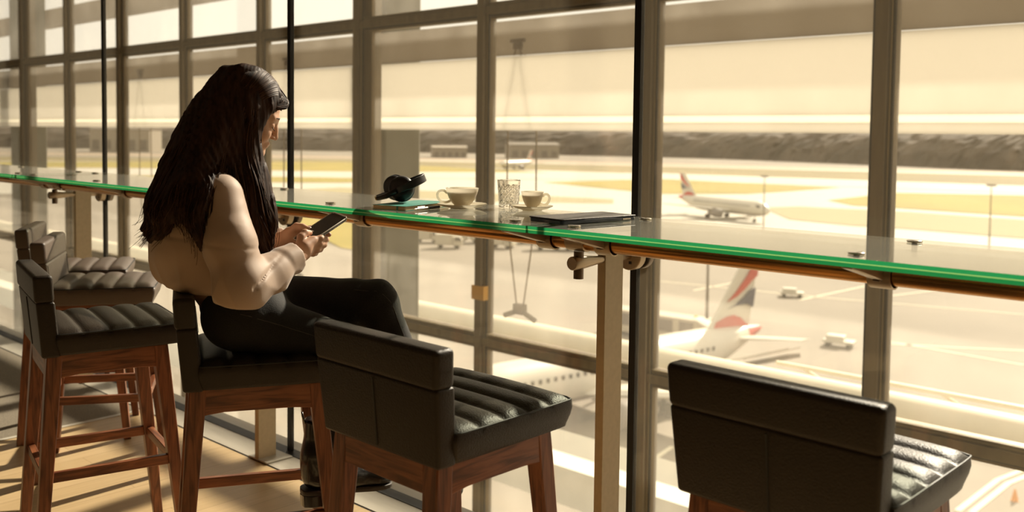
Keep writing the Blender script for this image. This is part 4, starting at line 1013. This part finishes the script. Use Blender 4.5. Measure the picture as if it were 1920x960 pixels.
# ---------------- hair
GD = [
[(-0.085, 0.0, 1.486), (-0.158, 0.02, 1.374), (-0.209, 0.03, 1.267), (-0.246, 0.03, 1.189), (-0.271, 0.03, 1.112), (-0.307, 0.03, 1.067)],
[(-0.070, 0.035, 1.488), (-0.142, 0.08, 1.352), (-0.196, 0.1, 1.241), (-0.236, 0.12, 1.146), (-0.256, 0.12, 1.085), (-0.275, 0.1, 1.046)],
[(-0.05, 0.04, 1.491), (-0.108, 0.09, 1.339), (-0.163, 0.14, 1.236), (-0.192, 0.165, 1.19), (-0.203, 0.17, 1.143), (-0.193, 0.16, 1.100)],
[(-0.036, 0.04, 1.491), (-0.081, 0.085, 1.367), (-0.116, 0.115, 1.256), (-0.150, 0.195, 1.178), (-0.160, 0.222, 1.1), (-0.166, 0.215, 1.035)],
[(-0.022, 0.03, 1.490), (-0.036, 0.082, 1.396), (-0.056, 0.090, 1.283), (-0.040, 0.125, 1.186), (-0.020, 0.14, 1.104), (0.001, 0.13, 1.018), (-0.004, 0.12, 0.984)],
[(-0.004, 0.02, 1.486), (-0.008, 0.072, 1.396), (-0.024, 0.078, 1.297), (-0.012, 0.09, 1.227), (0.006, 0.105, 1.164), (0.017, 0.11, 1.1), (0.021, 0.095, 1.042), (0.010, 0.085, 0.991)],
[(0.020, 0.012, 1.478), (0.050, 0.034, 1.425), (0.018, 0.062, 1.385), (-0.020, 0.070, 1.343), (-0.024, 0.074, 1.297), (-0.004, 0.08, 1.24), (0.010, 0.085, 1.184), (0.022, 0.09, 1.12), (0.009, 0.1, 1.057), (-0.004, 0.1, 0.995)],
]
GD = [np.array(g) for g in GD]
GR = [resample(g, 40) for g in GD]
uu = np.linspace(0, 1, 40)
for i, g in enumerate(GR):      # loose waves in the lower half
    am = .009*np.clip(uu*2.2-.9, 0, 1); g[:, 0] += am*np.sin(uu*15+i*1.9); g[:, 1] += am*.6*np.sin(uu*13+i*2.6+1)
GL = [g*np.array([1, -1, 1]) for g in GR]
def rad_at(u, w): return .92*w*(.55+.9*u*(1-u)*2) * (1 if u < .72 else (1-u)/.28*.8+.2)
HF = Field((-.35, -.26, .95), (.12, .28, 1.53), .0038)
def lock(g, w, k=.02, u1=1.0):
    for i in range(0, 39, 2):
        u = i/39
        if u > u1: break
        HF.cone(g[i], g[min(i+2, 39)], rad_at(u, w), rad_at(min(u+2/39, 1), w), k)
def blend(a, b, t): return a*(1-t)+b*t
for side in (GR, GL):
    for i, w in enumerate((.024, .024, .022, .017, .021, .017, .010)): lock(side[i], w)
    lock(blend(side[0], side[1], .5), .024); lock(blend(side[1], side[2], .5), .024, u1=.8); lock(blend(side[2], side[3], .5), .020, u1=.55); lock(blend(side[3], side[4], .5), .020, u1=.42)
    lock(blend(side[4], side[5], .5), .019); lock(blend(side[5], side[6], .5), .012)
lock(GR[0]*np.array([1, 0, 1]), .028)
# cap over the skull
HF.ell(H(-.022, 0, .024), (.093, .083, .086), .02, HROT)
HF.cone((-.10, 0, 1.36), (-.17, 0, 1.22), .075, .07, .04); HF.cone((-.16, 0, 1.23), (-.22, 0, 1.12), .06, .045, .04)
# clear the face
HF.ell(H(.095, 0, -.050), (.068, .085, .085), .008, HROT, cut=True)
HF.ell(H(.105, 0, .005), (.045, .045, .045), .012, HROT, cut=True)
x, y, z = HF.grid()
ang = np.arctan2(y, x+.03)
fl = .86*x-.5*z*np.clip(-x*5, 0, 1)
HF.v += (.0013*np.sin(330*fl+120*y+1.5*np.sin(22*z))*np.clip((1.47-z)/.05, 0, 1) + .0010*np.sin(560*fl-200*y+2*np.sin(17*z)) + .0009*np.sin(95*y+30*x+18*z)+.0010*np.sin(160*x+90*y+22*z)).astype(np.float32)
hair = sub('hair', HF, M['hair'], it=1)
# combed strands following the guides
rs = np.random.RandomState(11)
SV, SF = [], []
def strand(path, rr):
    """one fine three-sided strand"""
    path = np.asarray(path, float)*np.array([1, -1, 1]); n = len(path); rr = np.asarray(rr)*.00115
    d = np.gradient(path, axis=0); d /= np.linalg.norm(d, axis=1)[:, None]+1e-9
    s_ = np.cross(d, (.3, .1, 1)); s_ /= np.linalg.norm(s_, axis=1)[:, None]+1e-9; u_ = np.cross(s_, d)
    base = sum(len(v) for v in SV); ring = [path+(s_*math.cos(a)+u_*math.sin(a))*rr[:, None] for a in (0, 2.094, 4.189)]
    SV.append(np.stack(ring, 1).reshape(-1, 3)); i = np.arange(n-1)*3
    for k in range(3):
        j = (k+1) % 3; SF.append(base+np.stack([i+k, i+j, i+3+j, i+3+k], 1))
tt = np.linspace(0, 1, 40)
for side, cnt in ((GR, 2600), (GL, 500)):
    for c in range(cnt):
        s = rs.rand()*6; i = min(int(s), 5); t = s-i
        if side is GR and i == 3 and .25 < t < .85 and rs.rand() < .9:
            g = blend(side[3], side[4], t); cut_ = int(40*(.38+.04*rs.rand()))
        else: g = blend(side[i], side[i+1], t); cut_ = 40
        cen = g
        phi = rs.rand()*2*math.pi; w = .022*(.75+.35*rs.rand())
        amp = np.array([rad_at(u, w) for u in tt])
        out = np.array([-.4, .85 if side is GR else -.85, .1]); out /= np.linalg.norm(out)
        if i >= 4: out = np.array([.25, .95 if side is GR else -.95, .1])
        ww = .004*np.sin(tt*(9+4*rs.rand())+rs.rand()*6)*np.clip(tt*2-.4, 0, 1)
        off = out[None, :]*(amp*(.80+.42*abs(math.cos(phi))))[:, None] + np.stack([amp*math.sin(phi)*.9+ww, ww*.6, amp*math.sin(phi)*.35], 1)
        off *= np.clip(tt*5, .08, 1)[:, None]
        p = cen+off; 
        if rs.rand() < .22: p = p+np.outer(np.clip(tt*1.5-.5, 0, 1)**2, rs.randn(3)*.016)
        end = min(cut_, int(40*(.90+.14*rs.rand())))
        p = p[:max(end, 6)]
        # keep strands off the face
        q = p-HC; n_ = q@HN; u__ = q@HU
        bad = (n_ > .038) & (u__ < .030) & (u__ > -.125) & (np.abs(p[:, 1]) < .10)
        if bad.any(): continue
        strand(p, np.linspace(1.1, .45, len(p)))
# fringe parted on top and swept back over the temple
CE, RE = np.array([-.020, 0, .024]), np.array([.098, .0885, .0905])
for c in range(1100):           # parted on top, combed down the side and back of the skull
    sd = 1 if rs.rand() < .8 else -1; n0 = -.075+.155*rs.rand(); k = 22; path = []
    for i in range(k):
        u = i/(k-1); lat = R(2+112*u); nn = (n0-CE[0])/RE[0]*(1-.55*u) - .45*u*u*(1 if n0 > 0 else .6)
        rr_ = math.sqrt(max(1-nn*nn, .02)); e = 1+.012*math.sin(c*1.7)-.09*max(0, u-.55)
        path.append(H(*(CE+RE*np.array([nn, sd*rr_*math.sin(lat), rr_*math.cos(lat)])*e)))
    p = np.array(path); q = p-HC
    if ((q@HN > .045) & (q@HU < .020)).any(): continue
    strand(p, np.linspace(.9, .8, k))
for c in range(260):
    v = rs.rand(); a = H(.035-.03*v, .004+.010*rs.rand(), .098-.004*v); b = H(.088-.035*v, .030+.018*v, .052+.010*rs.rand()); m_ = H(.060-.040*v, .061, .024+.01*rs.rand()); e = H(.014-.02*v, .078, -.030); e2 = H(.0, .082, -.09)
    strand(resample([a, b, m_, e, e2], 26), np.linspace(1.1, .7, 26))
V = np.concatenate(SV); Fq = np.concatenate(SF); me = bpy.data.meshes.new('hair_strands')
me.vertices.add(len(V)); me.vertices.foreach_set('co', V.astype(np.float32).ravel()); me.loops.add(len(Fq)*4); me.loops.foreach_set('vertex_index', Fq.astype(np.int32).ravel())
me.polygons.add(len(Fq)); me.polygons.foreach_set('loop_start', np.arange(0, len(Fq)*4, 4, dtype=np.int32)); me.update(calc_edges=True)
o = tag(link(me, 'hair_strands', [M['hair'], M['hair_light']], hair, True), kind='stuff')
mi = np.concatenate([np.repeat(rs.rand() < .28, len(f_)) for f_ in [np.concatenate(SF[i:i+3]) for i in range(0, len(SF), 3)]]).astype(np.int32)
me.polygons.foreach_set('material_index', mi)
# ------------------------------------------------------------------ camera, light, colour
cam = bpy.data.cameras.new('camera'); co = bpy.data.objects.new('camera', cam); COL.objects.link(co)
cam.sensor_width = 36; cam.lens = 36*1800/1920; cam.shift_x = 90/1920; cam.shift_y = -140/1920
f = 1800.
a = np.array([-1830, 111, -f]); a /= np.linalg.norm(a)
b = np.array([1775, 77, -f]); b -= a*(a@b); b /= np.linalg.norm(b)
X_, Y_ = -a, b; Z_ = np.cross(X_, Y_)
Rm = np.stack([X_, Y_, Z_], 1)                      # world -> camera
mw = Matrix([[float(Rm.T[i][j]) for j in range(3)] for i in range(3)]).to_4x4()
mw.translation = Vector((0, 0, 1.336)); co.matrix_world = mw
cam.clip_start = .05; cam.clip_end = 6000
cam.dof.use_dof = True; cam.dof.focus_distance = 2.62; cam.dof.aperture_fstop = 3.4
SC.camera = co
sun = bpy.data.lights.new('sun', 'SUN'); sun.energy = 8.8; sun.color = (1, .91, .765); sun.angle = R(.9)
so = bpy.data.objects.new('sun', sun); COL.objects.link(so)
az, el = R(95.5), R(33)
d = Vector((math.cos(az)*math.cos(el), math.sin(az)*math.cos(el), math.sin(el)))
so.rotation_euler = d.to_track_quat('Z', 'Y').to_euler(); so.location = (0, 8, 8)
w = bpy.data.worlds.new('hazy_sky'); SC.world = w; w.use_nodes = True; nt = w.node_tree; nt.nodes.clear()
out = nt.nodes.new('ShaderNodeOutputWorld'); bg = nt.nodes.new('ShaderNodeBackground'); bg.inputs[0].default_value = (1, .93, .80, 1); bg.inputs[1].default_value = 1.2
nt.links.new(bg.outputs[0], out.inputs[0])
# unseen area lights added under the ceiling as interior fill
for i, (x, y) in enumerate(((-1, -1.5), (-4.5, -1.5), (-8, -1.5), (2.5, -1.5))):
    l = bpy.data.lights.new('fill_light', 'AREA'); l.energy = 2.5; l.size = 1.2; l.color = (1, .78, .52)
    lo_ = bpy.data.objects.new('fill_light', l); COL.objects.link(lo_); lo_.location = (x, y, 4.4)
v = SC.view_settings; v.view_transform = 'Standard'; v.look = 'None'; v.gamma = 1; v.use_curve_mapping = False; v.exposure = 0.10
SC.cycles.transparent_max_bounces = 32; SC.cycles.max_bounces = 10; SC.cycles.use_denoising = True
SC.cycles.caustics_reflective = False; SC.cycles.caustics_refractive = False; SC.cycles.sample_clamp_indirect = 6
